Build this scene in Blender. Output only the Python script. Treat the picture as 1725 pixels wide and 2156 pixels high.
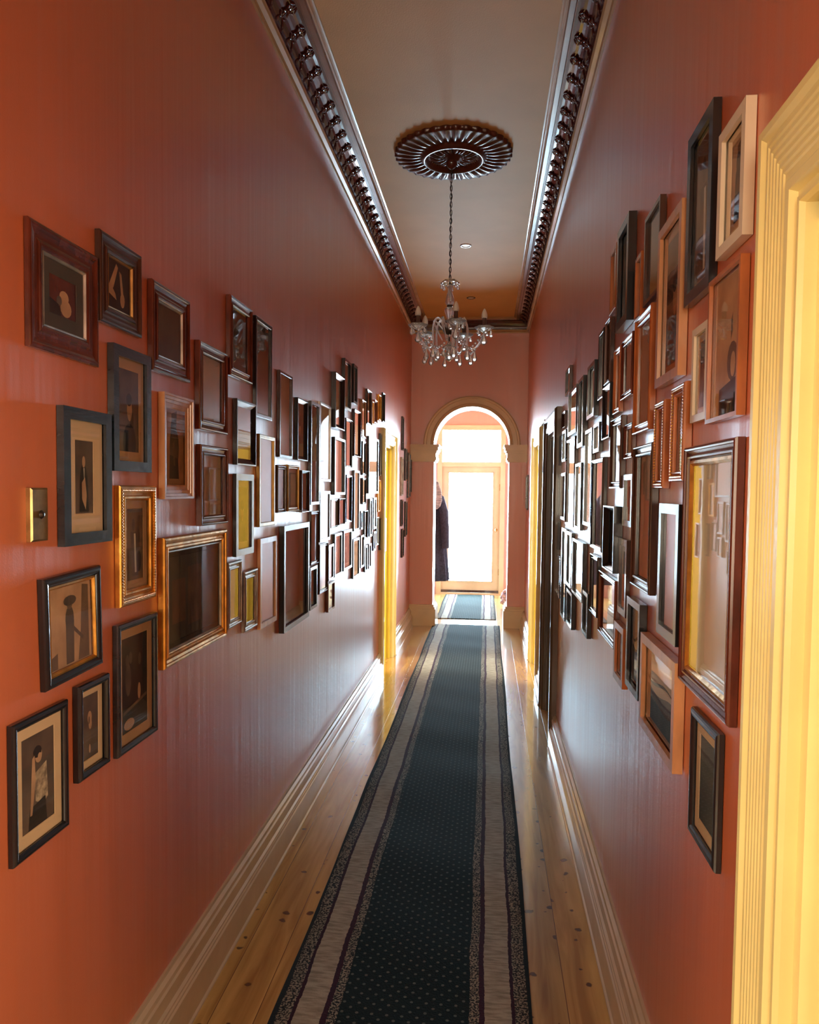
import bpy, math, random
from mathutils import Vector, Matrix, Euler
random.seed(7)
for o in list(bpy.data.objects): bpy.data.objects.remove(o)
SC = bpy.context.scene
COL = SC.collection

# ------------------------------------------------------------------ camera
F, PX, PY = 1600.0, 862.5, 1105.0
VPX, VPY, RHO, HC = 1027.0, 1033.0, 0.011, 1.60
Zc = Vector((VPX - PX, PY - VPY, -F)).normalized()          # corridor direction (+Y) in camera axes
Dc = Vector((-RHO, -1.0, 0.0)); Dc.z = -(Dc.x*Zc.x + Dc.y*Zc.y)/Zc.z
Uc = (-Dc).normalized()
Xc = Zc.cross(Uc)
CAMP = Vector((0, 0, HC))
cam = bpy.data.cameras.new('camera'); cam_ob = bpy.data.objects.new('camera', cam); COL.objects.link(cam_ob)
cam.sensor_fit = 'VERTICAL'; cam.sensor_height = 36.0; cam.sensor_width = 36.0
cam.lens = 36.0*F/2156.0; cam.shift_y = (PY - 1078.0)/2156.0; cam.clip_start = 0.02
M3 = Matrix((Xc, Zc, Uc))                                   # rows: world x, y, z axes seen from the camera
cam_ob.matrix_world = Matrix.Translation(CAMP) @ M3.to_4x4()
SC.camera = cam_ob

def unproj(x, y, axis, val):
    """where the sight line through an image point meets the plane axis=val"""
    d = Vector((x - PX, PY - y, -F)); w = M3 @ d
    return CAMP + w*((val - CAMP[axis])/w[axis])

# ------------------------------------------------------------------ light and exposure
SC.view_settings.view_transform = 'Standard'; SC.view_settings.look = 'None'
SC.view_settings.exposure = 0.0; SC.view_settings.gamma = 1.0
try: SC.view_settings.use_curve_mapping = False
except Exception: pass
W = bpy.data.worlds.new('sky'); SC.world = W; W.use_nodes = True
bg = W.node_tree.nodes['Background']; bg.inputs[0].default_value = (0.56, 0.82, 1.0, 1); bg.inputs[1].default_value = 88.0
def area(name, loc, rot, sx, sy, power, col, portal=False):
    l = bpy.data.lights.new(name, 'AREA'); l.shape = 'RECTANGLE'; l.size = sx; l.size_y = sy
    l.energy = power; l.color = col
    if portal: l.cycles.is_portal = True
    o = bpy.data.objects.new(name, l); COL.objects.link(o); o.location = loc; o.rotation_euler = rot
    return o
R90 = math.pi/2
area('front_door_portal', (-0.25, 11.9, 1.35), (-R90, 0, 0), 1.2, 2.6, 1, (1, 1, 1), portal=True)
area('right_room_window_light', (2.75, 0.1, 1.55), (0, R90, 0), 2.0, 1.6, 80, (1.0, 0.92, 0.74))
area('near_left_fill_light', (-3.3, -1.2, 1.7), (0, -R90, 0.55), 1.8, 1.6, 190, (1.0, 0.88, 0.64))  # added fill lamp for the near right wall, no known source
area('back_fill_light', (-0.30, -2.80, 1.95), (R90, 0, -0.12), 1.0, 1.9, 78, (1.0, 0.84, 0.62))  # added fill lamp behind the camera, not a real window
area('left_room_window_light', (-3.2, 6.0, 1.6), (0, -R90, 0), 1.8, 1.8, 210, (1.0, 0.93, 0.74))
area('far_right_room_window_light', (2.6, 5.9, 1.6), (0, R90, 0), 1.8, 1.8, 160, (1.0, 0.93, 0.74))

# ------------------------------------------------------------------ material helpers
def nt(m):
    m.use_nodes = True; return m.node_tree, m.node_tree.nodes, m.node_tree.links
def mat(name, col, rough=0.5, metal=0.0, var=0.12, nscale=8, bump=0.0, bscale=40, stretch=(1,1,1), coat=0.0, spec=0.5, col2=None, trans=0.0, emit=None):
    m = bpy.data.materials.new(name); t, N, L = nt(m)
    b = N['Principled BSDF']
    tc = N.new('ShaderNodeTexCoord'); mp = N.new('ShaderNodeMapping'); mp.inputs['Scale'].default_value = stretch
    L.new(tc.outputs['Object'], mp.inputs['Vector'])
    no = N.new('ShaderNodeTexNoise'); no.inputs['Scale'].default_value = nscale; no.inputs['Detail'].default_value = 4
    L.new(mp.outputs[0], no.inputs['Vector'])
    mx = N.new('ShaderNodeMix'); mx.data_type = 'RGBA'
    c2 = col2 if col2 else tuple(c*(1-var) for c in col)
    c1 = col if col2 else tuple(min(1, c*(1+var)) for c in col)
    mx.inputs['A'].default_value = (*c1, 1); mx.inputs['B'].default_value = (*c2, 1)
    rp = N.new('ShaderNodeMapRange'); rp.inputs['From Min'].default_value = 0.35; rp.inputs['From Max'].default_value = 0.65
    L.new(no.outputs['Fac'], rp.inputs['Value']); L.new(rp.outputs[0], mx.inputs['Factor']); L.new(mx.outputs['Result'], b.inputs['Base Color'])
    b.inputs['Roughness'].default_value = rough; b.inputs['Metallic'].default_value = metal
    b.inputs['Specular IOR Level'].default_value = spec
    b.inputs['Coat Weight'].default_value = coat; b.inputs['Coat Roughness'].default_value = 0.08
    b.inputs['Transmission Weight'].default_value = trans
    if emit:
        b.inputs['Emission Color'].default_value = (*emit[0], 1); b.inputs['Emission Strength'].default_value = emit[1]
    if bump:
        n2 = N.new('ShaderNodeTexNoise'); n2.inputs['Scale'].default_value = bscale; n2.inputs['Detail'].default_value = 3
        L.new(mp.outputs[0], n2.inputs['Vector'])
        bp = N.new('ShaderNodeBump'); bp.inputs['Strength'].default_value = bump; bp.inputs['Distance'].default_value = 0.01
        L.new(n2.outputs['Fac'], bp.inputs['Height']); L.new(bp.outputs[0], b.inputs['Normal'])
    return m

def wall_paint(name, col, rough=0.33, spec=0.5):
    """satin paint brushed on in upright strokes"""
    m = bpy.data.materials.new(name); t, N, L = nt(m); b = N['Principled BSDF']
    tc = N.new('ShaderNodeTexCoord')
    mp = N.new('ShaderNodeMapping'); mp.inputs['Scale'].default_value = (9, 9, 0.7)
    L.new(tc.outputs['Object'], mp.inputs['Vector'])
    n1 = N.new('ShaderNodeTexNoise'); n1.inputs['Scale'].default_value = 1.0; n1.inputs['Detail'].default_value = 5
    L.new(mp.outputs[0], n1.inputs['Vector'])
    mx = N.new('ShaderNodeMix'); mx.data_type = 'RGBA'
    mx.inputs['A'].default_value = (*[c*0.92 for c in col], 1); mx.inputs['B'].default_value = (*[min(1, c*1.08) for c in col], 1)
    L.new(n1.outputs['Fac'], mx.inputs['Factor']); L.new(mx.outputs['Result'], b.inputs['Base Color'])
    mr = N.new('ShaderNodeMapRange'); mr.inputs['From Min'].default_value = 0.3; mr.inputs['From Max'].default_value = 0.7
    mr.inputs['To Min'].default_value = rough-0.07; mr.inputs['To Max'].default_value = rough+0.09
    L.new(n1.outputs['Fac'], mr.inputs['Value']); L.new(mr.outputs[0], b.inputs['Roughness'])
    b.inputs['Specular IOR Level'].default_value = spec; b.inputs['Coat Weight'].default_value = 1.0; b.inputs['Coat Roughness'].default_value = 0.32; b.inputs['Coat IOR'].default_value = 1.7
    n2 = N.new('ShaderNodeTexNoise'); n2.inputs['Scale'].default_value = 260; n2.inputs['Detail'].default_value = 2
    L.new(tc.outputs['Object'], n2.inputs['Vector'])
    mp3 = N.new('ShaderNodeMapping'); mp3.inputs['Scale'].default_value = (21, 21, 0.6)
    L.new(tc.outputs['Object'], mp3.inputs['Vector'])
    n3 = N.new('ShaderNodeTexNoise'); n3.inputs['Scale'].default_value = 1.0; n3.inputs['Detail'].default_value = 2
    L.new(mp3.outputs[0], n3.inputs['Vector'])
    b1 = N.new('ShaderNodeBump'); b1.inputs['Strength'].default_value = 0.10; b1.inputs['Distance'].default_value = 0.002
    L.new(n2.outputs['Fac'], b1.inputs['Height'])
    b2 = N.new('ShaderNodeBump'); b2.inputs['Strength'].default_value = 0.26; b2.inputs['Distance'].default_value = 0.006
    L.new(n3.outputs['Fac'], b2.inputs['Height']); L.new(b1.outputs[0], b2.inputs['Normal']); L.new(b2.outputs[0], b.inputs['Normal']); L.new(b2.outputs[0], b.inputs['Coat Normal'])
    return m

def pane_mat(name, tint=(1, 1, 1)):
    """thin clear pane: see-through, mirror-like at a grazing angle"""
    m = bpy.data.materials.new(name); t, N, L = nt(m); N.clear()
    out = N.new('ShaderNodeOutputMaterial'); tr = N.new('ShaderNodeBsdfTransparent'); gl = N.new('ShaderNodeBsdfGlossy')
    tr.inputs[0].default_value = (*tint, 1); gl.inputs['Roughness'].default_value = 0.02
    fr = N.new('ShaderNodeFresnel'); fr.inputs['IOR'].default_value = 1.5
    mu = N.new('ShaderNodeMath'); mu.operation = 'MULTIPLY'; mu.use_clamp = True; mu.inputs[1].default_value = 1.5
    tc = N.new('ShaderNodeTexCoord'); no = N.new('ShaderNodeTexNoise'); no.inputs['Scale'].default_value = 6
    L.new(tc.outputs['Object'], no.inputs['Vector'])
    bp = N.new('ShaderNodeBump'); bp.inputs['Strength'].default_value = 0.03; bp.inputs['Distance'].default_value = 0.004
    L.new(no.outputs['Fac'], bp.inputs['Height']); L.new(bp.outputs[0], gl.inputs['Normal'])
    ms = N.new('ShaderNodeMixShader')
    ge = N.new('ShaderNodeNewGeometry'); iv = N.new('ShaderNodeMath'); iv.operation = 'SUBTRACT'; iv.inputs[0].default_value = 1.0
    L.new(ge.outputs['Backfacing'], iv.inputs[1]); m2 = N.new('ShaderNodeMath'); m2.operation = 'MULTIPLY'; L.new(mu.outputs[0], m2.inputs[0]); L.new(iv.outputs[0], m2.inputs[1])
    L.new(fr.outputs[0], mu.inputs[0]); L.new(m2.outputs[0], ms.inputs[0]); L.new(tr.outputs[0], ms.inputs[1]); L.new(gl.outputs[0], ms.inputs[2])
    L.new(ms.outputs[0], out.inputs[0])
    return m

M = {}
M['wall'] = wall_paint('terracotta_wall_paint', (0.60, 0.142, 0.045), rough=0.42, spec=0.9)
M['pink'] = wall_paint('rose_wall_paint', (0.64, 0.32, 0.26), rough=0.45)
M['ceil'] = mat('tan_ceiling_paint', (0.66, 0.40, 0.165), 0.6, spec=0.15, bump=0.1, bscale=150, var=0.04, nscale=3)
M['cream'] = mat('cream_gloss_paint', (0.66, 0.52, 0.32), 0.28, var=0.05, nscale=5, bump=0.05, bscale=60, coat=0.3)
M['skirt'] = mat('skirting_gloss_paint', (0.56, 0.44, 0.29), 0.25, var=0.06, nscale=6, bump=0.05, bscale=60, coat=0.3)
M['yellow'] = mat('yellow_gloss_paint', (0.68, 0.53, 0.07), 0.3, var=0.05, nscale=5, coat=0.3)
M['casing'] = mat('pale_yellow_gloss_paint', (0.85, 0.71, 0.29), 0.3, var=0.05, nscale=5, bump=0.05, bscale=70, coat=0.3)
M['maroon'] = mat('dark_maroon_gloss_paint', (0.075, 0.014, 0.011), 0.16, var=0.2, coat=0.6)
M['brownrail'] = mat('brown_gloss_paint', (0.20, 0.075, 0.045), 0.22, var=0.1, coat=0.5)
M['tanrail'] = mat('tan_gloss_paint', (0.42, 0.24, 0.10), 0.25, var=0.1, coat=0.5)
M['rose'] = mat('brown_maroon_gloss_paint', (0.085, 0.021, 0.014), 0.28, var=0.15, coat=0.2)
M['roomwall'] = mat('pale_room_paint', (0.80, 0.66, 0.40), 0.7, var=0.03)
M['black'] = mat('black_lacquer', (0.012, 0.012, 0.014), 0.26, var=0.2, coat=0.4, bump=0.05, bscale=30, stretch=(1, 1, 1))
M['blue_black'] = mat('blue_black_stained_wood', (0.020, 0.028, 0.034), 0.22, var=0.3, nscale=5, stretch=(1, 1, 5), coat=0.5, bump=0.1)
M['dark_brown'] = mat('dark_brown_wood', (0.055, 0.022, 0.014), 0.25, var=0.3, stretch=(3, 3, 1), coat=0.4)
M['mahogany'] = mat('mahogany_wood', (0.10, 0.020, 0.010), 0.22, var=0.35, nscale=10, stretch=(3, 3, 1), coat=0.5)
M['orange_wood'] = mat('orange_brown_wood', (0.42, 0.13, 0.035), 0.28, var=0.2, nscale=10, stretch=(3, 3, 1), coat=0.4)
M['light_wood'] = mat('light_wood', (0.58, 0.29, 0.13), 0.3, var=0.15, nscale=9, stretch=(3, 3, 1), coat=0.3)
M['white'] = mat('off_white_paint', (0.74, 0.62, 0.44), 0.35, var=0.04)
M['gold'] = mat('gilt', (0.72, 0.36, 0.07), 0.32, metal=0.85, var=0.25, nscale=20, bump=0.1)
M['dark_gold'] = mat('dull_gilt', (0.38, 0.21, 0.06), 0.35, metal=0.8, var=0.25, nscale=20)
M['silver'] = mat('tarnished_silver', (0.40, 0.36, 0.31), 0.33, metal=0.7, var=0.25, nscale=20)
M['mat_cream'] = mat('cream_card', (0.74, 0.52, 0.29), 0.8, var=0.05)
M['mat_tan'] = mat('tan_card', (0.52, 0.30, 0.14), 0.8, var=0.06)
M['mat_grey'] = mat('grey_green_card', (0.060, 0.060, 0.048), 0.8, var=0.1)
M['mat_black'] = mat('black_card', (0.02, 0.02, 0.02), 0.8, var=0.1)
M['mat_white'] = mat('white_card', (0.80, 0.72, 0.60), 0.8, var=0.03)
M['p_dark'] = mat('print_dark', (0.060, 0.042, 0.032), 0.7, nscale=14, col2=(0.14, 0.095, 0.065))
M['p_black'] = mat('print_black', (0.012, 0.011, 0.012), 0.7, var=0.5, nscale=20)
M['p_mid'] = mat('print_mid', (0.22, 0.13, 0.075), 0.7, nscale=12, col2=(0.12, 0.075, 0.045))
M['p_light'] = mat('print_light', (0.62, 0.37, 0.20), 0.7, nscale=16, col2=(0.44, 0.25, 0.13))
M['p_pale_sheen'] = mat('print_pale_sheen', (0.78, 0.72, 0.58), 0.7, nscale=7, col2=(0.66, 0.62, 0.50))  # pale print tone, lightened to stand for light reflected in the glass
M['p_green'] = mat('print_grey_green', (0.12, 0.12, 0.085), 0.7, nscale=8, col2=(0.06, 0.06, 0.045))
M['p_speck'] = mat('print_spotted_cloth', (0.60, 0.46, 0.28), 0.7, nscale=60, col2=(0.20, 0.14, 0.09))
M['p_blue'] = mat('print_sea_blue', (0.05, 0.085, 0.10), 0.7, nscale=12, col2=(0.10, 0.14, 0.15))
M['pane'] = pane_mat('clear_glass_pane')
M['glass'] = mat('crystal_glass', (0.97, 0.98, 0.97), 0.14, var=0.01, trans=0.78, spec=1.0)
M['shaded_trim'] = mat('shaded_trim_gloss_paint', (0.13, 0.085, 0.05), 0.28, var=0.08, coat=0.3)  # cream trim in shadow: the shade is put into this brown colour
M['bulb'] = mat('frosted_bulb_glass', (0.85, 0.78, 0.68), 0.35, var=0.02)
M['bronze'] = mat('dark_bronze', (0.055, 0.035, 0.025), 0.3, metal=0.6, var=0.2)
M['sleeve'] = mat('brown_candle_sleeve', (0.10, 0.05, 0.035), 0.5, var=0.1)
M['brass'] = mat('aged_brass', (0.44, 0.27, 0.10), 0.3, metal=0.9, var=0.25, nscale=30)
M['lens'] = mat('downlight_lens', (0.85, 0.82, 0.75), 0.3, var=0.02)
M['coat'] = mat('navy_wool', (0.045, 0.058, 0.105), 0.9, var=0.3, nscale=40, bump=0.3, bscale=120)
M['coat2'] = mat('purple_grey_cloth', (0.10, 0.085, 0.15), 0.85, var=0.2, nscale=30)
M['scarf'] = mat('grey_white_striped_cloth', (0.55, 0.55, 0.55), 0.85, nscale=10, stretch=(1, 1, 12), col2=(0.16, 0.17, 0.19))
M['plush'] = mat('pink_plush', (0.80, 0.66, 0.66), 0.95, nscale=40, col2=(0.40, 0.22, 0.26), bump=0.6, bscale=80)
M['pale_cloth'] = mat('pale_lilac_cloth', (0.62, 0.58, 0.68), 0.9, var=0.08)

# floor boards
def floor_mat():
    m = bpy.data.materials.new('varnished_pine_boards'); t, N, L = nt(m); b = N['Principled BSDF']
    tc = N.new('ShaderNodeTexCoord'); sp = N.new('ShaderNodeSeparateXYZ'); L.new(tc.outputs['Object'], sp.inputs[0])
    def math_(op, a=None, v=None, v0=None):
        n = N.new('ShaderNodeMath'); n.operation = op
        if a is not None: L.new(a, n.inputs[0])
        if v0 is not None: n.inputs[0].default_value = v0
        if v is not None:
            if isinstance(v, (int, float)): n.inputs[1].default_value = v
            else: L.new(v, n.inputs[1])
        return n.outputs[0]
    bx = math_('DIVIDE', sp.outputs[0], 0.135); idx = math_('FLOOR', bx); fr = math_('FRACT', bx)
    wn = N.new('ShaderNodeTexWhiteNoise'); wn.noise_dimensions = '1D'; L.new(idx, wn.inputs['W'])
    off = math_('MULTIPLY', wn.outputs['Value'], 37.0)
    cb = N.new('ShaderNodeCombineXYZ')
    L.new(math_('MULTIPLY', sp.outputs[0], 14.0), cb.inputs[0]); L.new(math_('ADD', math_('MULTIPLY', sp.outputs[1], 1.1), off), cb.inputs[1]); L.new(off, cb.inputs[2])
    g = N.new('ShaderNodeTexNoise'); g.inputs['Scale'].default_value = 1.6; g.inputs['Detail'].default_value = 6; g.inputs['Distortion'].default_value = 0.8
    L.new(cb.outputs[0], g.inputs['Vector'])
    cr = N.new('ShaderNodeValToRGB'); e = cr.color_ramp.elements
    e[0].position = 0.30; e[0].color = (0.33, 0.175, 0.045, 1); e[1].position = 0.72; e[1].color = (0.62, 0.39, 0.12, 1)
    L.new(g.outputs['Fac'], cr.inputs['Fac'])
    br = N.new('ShaderNodeMix'); br.data_type = 'RGBA'; br.blend_type = 'MULTIPLY'; br.inputs['Factor'].default_value = 1
    vr = N.new('ShaderNodeMapRange'); vr.inputs['To Min'].default_value = 0.8; vr.inputs['To Max'].default_value = 1.15
    L.new(wn.outputs['Value'], vr.inputs['Value']); L.new(cr.outputs[0], br.inputs['A']); L.new(vr.outputs[0], br.inputs['B'])
    # knots
    cb2 = N.new('ShaderNodeCombineXYZ'); kn_ = N.new('ShaderNodeTexNoise'); kn_.inputs['Scale'].default_value = 22; kn_.inputs['Detail'].default_value = 3; L.new(tc.outputs['Object'], kn_.inputs['Vector'])
    kd = math_('MULTIPLY', math_('SUBTRACT', kn_.outputs['Fac'], 0.5), 0.35)
    L.new(math_('ADD', math_('MULTIPLY', sp.outputs[0], 11.0), kd), cb2.inputs[0]); L.new(math_('ADD', math_('ADD', math_('MULTIPLY', sp.outputs[1], 11.0), off), kd), cb2.inputs[1])
    vo = N.new('ShaderNodeTexVoronoi'); vo.voronoi_dimensions = '2D'; vo.inputs['Scale'].default_value = 1.0; vo.inputs['Randomness'].default_value = 1; L.new(cb2.outputs[0], vo.inputs['Vector'])
    wk = N.new('ShaderNodeMapRange'); wk.inputs['From Min'].default_value = 0.5; wk.inputs['From Max'].default_value = 1.0; wk.inputs['To Min'].default_value = 0.0; wk.inputs['To Max'].default_value = 0.19
    se = N.new('ShaderNodeSeparateColor'); L.new(vo.outputs['Color'], se.inputs[0]); L.new(se.outputs[0], wk.inputs['Value'])
    kn = N.new('ShaderNodeMath'); kn.operation = 'LESS_THAN'; L.new(vo.outputs['Distance'], kn.inputs[0]); L.new(wk.outputs[0], kn.inputs[1])
    df = math_('SUBTRACT', wk.outputs[0], vo.outputs['Distance']); sm = math_('MULTIPLY', df, 18.0); 
    cl = N.new('ShaderNodeClamp'); L.new(sm, cl.inputs[0])
    k2 = N.new('ShaderNodeMix'); k2.data_type = 'RGBA'; k2.inputs['B'].default_value = (0.055, 0.018, 0.008, 1)
    L.new(math_('MULTIPLY', cl.outputs[0], 0.9), k2.inputs['Factor']); L.new(br.outputs['Result'], k2.inputs['A'])
    # seams
    s1 = math_('LESS_THAN', fr, 0.018)
    k3 = N.new('ShaderNodeMix'); k3.data_type = 'RGBA'; k3.inputs['B'].default_value = (0.13, 0.055, 0.02, 1)
    L.new(s1, k3.inputs['Factor']); L.new(k2.outputs['Result'], k3.inputs['A']); L.new(k3.outputs['Result'], b.inputs['Base Color'])
    bp = N.new('ShaderNodeBump'); bp.inputs['Strength'].default_value = 0.25; bp.inputs['Distance'].default_value = 0.003; bp.invert = True
    L.new(s1, bp.inputs['Height'])
    cu = math_('MULTIPLY', math_('ABSOLUTE', math_('SUBTRACT', fr, 0.5)), 1.0); cu2 = math_('POWER', cu, 2.0)
    b3 = N.new('ShaderNodeBump'); b3.inputs['Strength'].default_value = 0.5; b3.inputs['Distance'].default_value = 0.004
    L.new(cu2, b3.inputs['Height'])
    n4 = N.new('ShaderNodeTexNoise'); n4.inputs['Scale'].default_value = 5; n4.inputs['Detail'].default_value = 3; L.new(tc.outputs['Object'], n4.inputs['Vector'])
    b4 = N.new('ShaderNodeBump'); b4.inputs['Strength'].default_value = 0.10; b4.inputs['Distance'].default_value = 0.004; L.new(n4.outputs['Fac'], b4.inputs['Height'])
    L.new(bp.outputs[0], b3.inputs['Normal']); L.new(b3.outputs[0], b4.inputs['Normal']); L.new(b4.outputs[0], b.inputs['Normal'])
    b.inputs['Roughness'].default_value = 0.22; b.inputs['Coat Weight'].default_value = 1.0; b.inputs['Coat Roughness'].default_value = 0.09
    return m
M['floor'] = floor_mat()

def runner_mat(name, w):
    """carpet stripes across object x (0..w), speckled bands and offset dots in the middle field"""
    m = bpy.data.materials.new(name); t, N, L = nt(m); b = N['Principled BSDF']
    def mth(op, a, v=0.0):
        n = N.new('ShaderNodeMath'); n.operation = op
        for i, q in enumerate((a, v)):
            if isinstance(q, (int, float)): n.inputs[i].default_value = q
            else: L.new(q, n.inputs[i])
        return n.outputs[0]
    tc = N.new('ShaderNodeTexCoord'); sp = N.new('ShaderNodeSeparateXYZ'); L.new(tc.outputs['Object'], sp.inputs[0])
    mp = N.new('ShaderNodeMapping'); mp.inputs['Scale'].default_value = (1.5, 2.0, 1); L.new(tc.outputs['Object'], mp.inputs[0])
    no = N.new('ShaderNodeTexNoise'); no.inputs['Scale'].default_value = 1.0; no.inputs['Detail'].default_value = 2; L.new(mp.outputs[0], no.inputs['Vector'])
    nf = N.new('ShaderNodeTexNoise'); nf.inputs['Scale'].default_value = 60; nf.inputs['Detail'].default_value = 2; L.new(tc.outputs['Object'], nf.inputs['Vector'])
    edge = mth('ABSOLUTE', mth('SUBTRACT', mth('DIVIDE', sp.outputs[0], w), 0.5))     # 0 middle .. .5 edge
    wob = mth('ADD', mth('MULTIPLY', mth('SUBTRACT', no.outputs['Fac'], 0.5), 0.030), mth('MULTIPLY', mth('SUBTRACT', nf.outputs['Fac'], 0.5), 0.010))
    e2 = mth('SUBTRACT', 0.5, mth('ADD', edge, wob))                                      # distance from edge in widths
    # speckle noise
    sn = N.new('ShaderNodeTexNoise'); sn.inputs['Scale'].default_value = 150; sn.inputs['Detail'].default_value = 2; L.new(tc.outputs['Object'], sn.inputs['Vector'])
    sr = N.new('ShaderNodeMapRange'); sr.inputs['From Min'].default_value = 0.46; sr.inputs['From Max'].default_value = 0.56; L.new(sn.outputs['Fac'], sr.inputs['Value'])
    spk = N.new('ShaderNodeMix'); spk.data_type = 'RGBA'; spk.inputs['A'].default_value = (0.012, 0.016, 0.018, 1); spk.inputs['B'].default_value = (0.30, 0.275, 0.22, 1); L.new(sr.outputs[0], spk.inputs['Factor'])
    # grey band
    mg = N.new('ShaderNodeMapping'); mg.inputs['Scale'].default_value = (18, 90, 1); L.new(tc.outputs['Object'], mg.inputs[0])
    gn = N.new('ShaderNodeTexNoise'); gn.inputs['Scale'].default_value = 1; gn.inputs['Detail'].default_value = 4; L.new(mg.outputs[0], gn.inputs['Vector'])
    gb = N.new('ShaderNodeMix'); gb.data_type = 'RGBA'; gb.inputs['A'].default_value = (0.22, 0.21, 0.17, 1); gb.inputs['B'].default_value = (0.38, 0.365, 0.30, 1)
    gr = N.new('ShaderNodeMapRange'); gr.inputs['From Min'].default_value = 0.35; gr.inputs['From Max'].default_value = 0.6; L.new(gn.outputs['Fac'], gr.inputs['Value']); L.new(gr.outputs[0], gb.inputs['Factor'])
    # dots in field, hexagonal layout
    sx, sy = 0.046, 0.046
    def dots(ox, oy):
        fx = mth('SUBTRACT', mth('FRACT', mth('ADD', mth('DIVIDE', sp.outputs[0], sx), ox)), 0.5)
        fy = mth('SUBTRACT', mth('FRACT', mth('ADD', mth('DIVIDE', sp.outputs[1], sy), oy)), 0.5)
        d = mth('ADD', mth('POWER', mth('ABSOLUTE', fx), 2.0), mth('POWER', mth('ABSOLUTE', fy), 2.0))
        return mth('LESS_THAN', d, 0.0125)
    dd = mth('MAXIMUM', dots(0, 0), dots(0.5, 0.5))
    fld = N.new('ShaderNodeMix'); fld.data_type = 'RGBA'; fld.inputs['A'].default_value = (0.0055, 0.0115, 0.0098, 1); fld.inputs['B'].default_value = (0.10, 0.12, 0.108, 1); L.new(dd, fld.inputs['Factor'])
    cur = None
    def col(c):
        n = N.new('ShaderNodeRGB'); n.outputs[0].default_value = (*c, 1); return n.outputs[0]
    bands = [(0.018, col((0.010, 0.016, 0.018))), (0.070, spk.outputs['Result']), (0.084, col((0.030, 0.006, 0.016))), (0.190, gb.outputs['Result']),
             (0.212, col((0.035, 0.006, 0.018))), (0.250, spk.outputs['Result'])]
    cur = fld.outputs['Result']
    for lim, c in reversed(bands):
        k = N.new('ShaderNodeMix'); k.data_type = 'RGBA'; L.new(mth('LESS_THAN', e2, lim), k.inputs['Factor']); L.new(cur, k.inputs['A']); L.new(c, k.inputs['B']); cur = k.outputs['Result']
    L.new(cur, b.inputs['Base Color'])
    b.inputs['Roughness'].default_value = 0.92; b.inputs['Sheen Weight'].default_value = 0.02; b.inputs['Sheen Roughness'].default_value = 0.4
    b.inputs['Specular IOR Level'].default_value = 0.10
    bp = N.new('ShaderNodeBump'); bp.inputs['Strength'].default_value = 0.35; bp.inputs['Distance'].default_value = 0.003
    L.new(sn.outputs['Fac'], bp.inputs['Height']); L.new(bp.outputs[0], b.inputs['Normal'])
    return m

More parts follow.
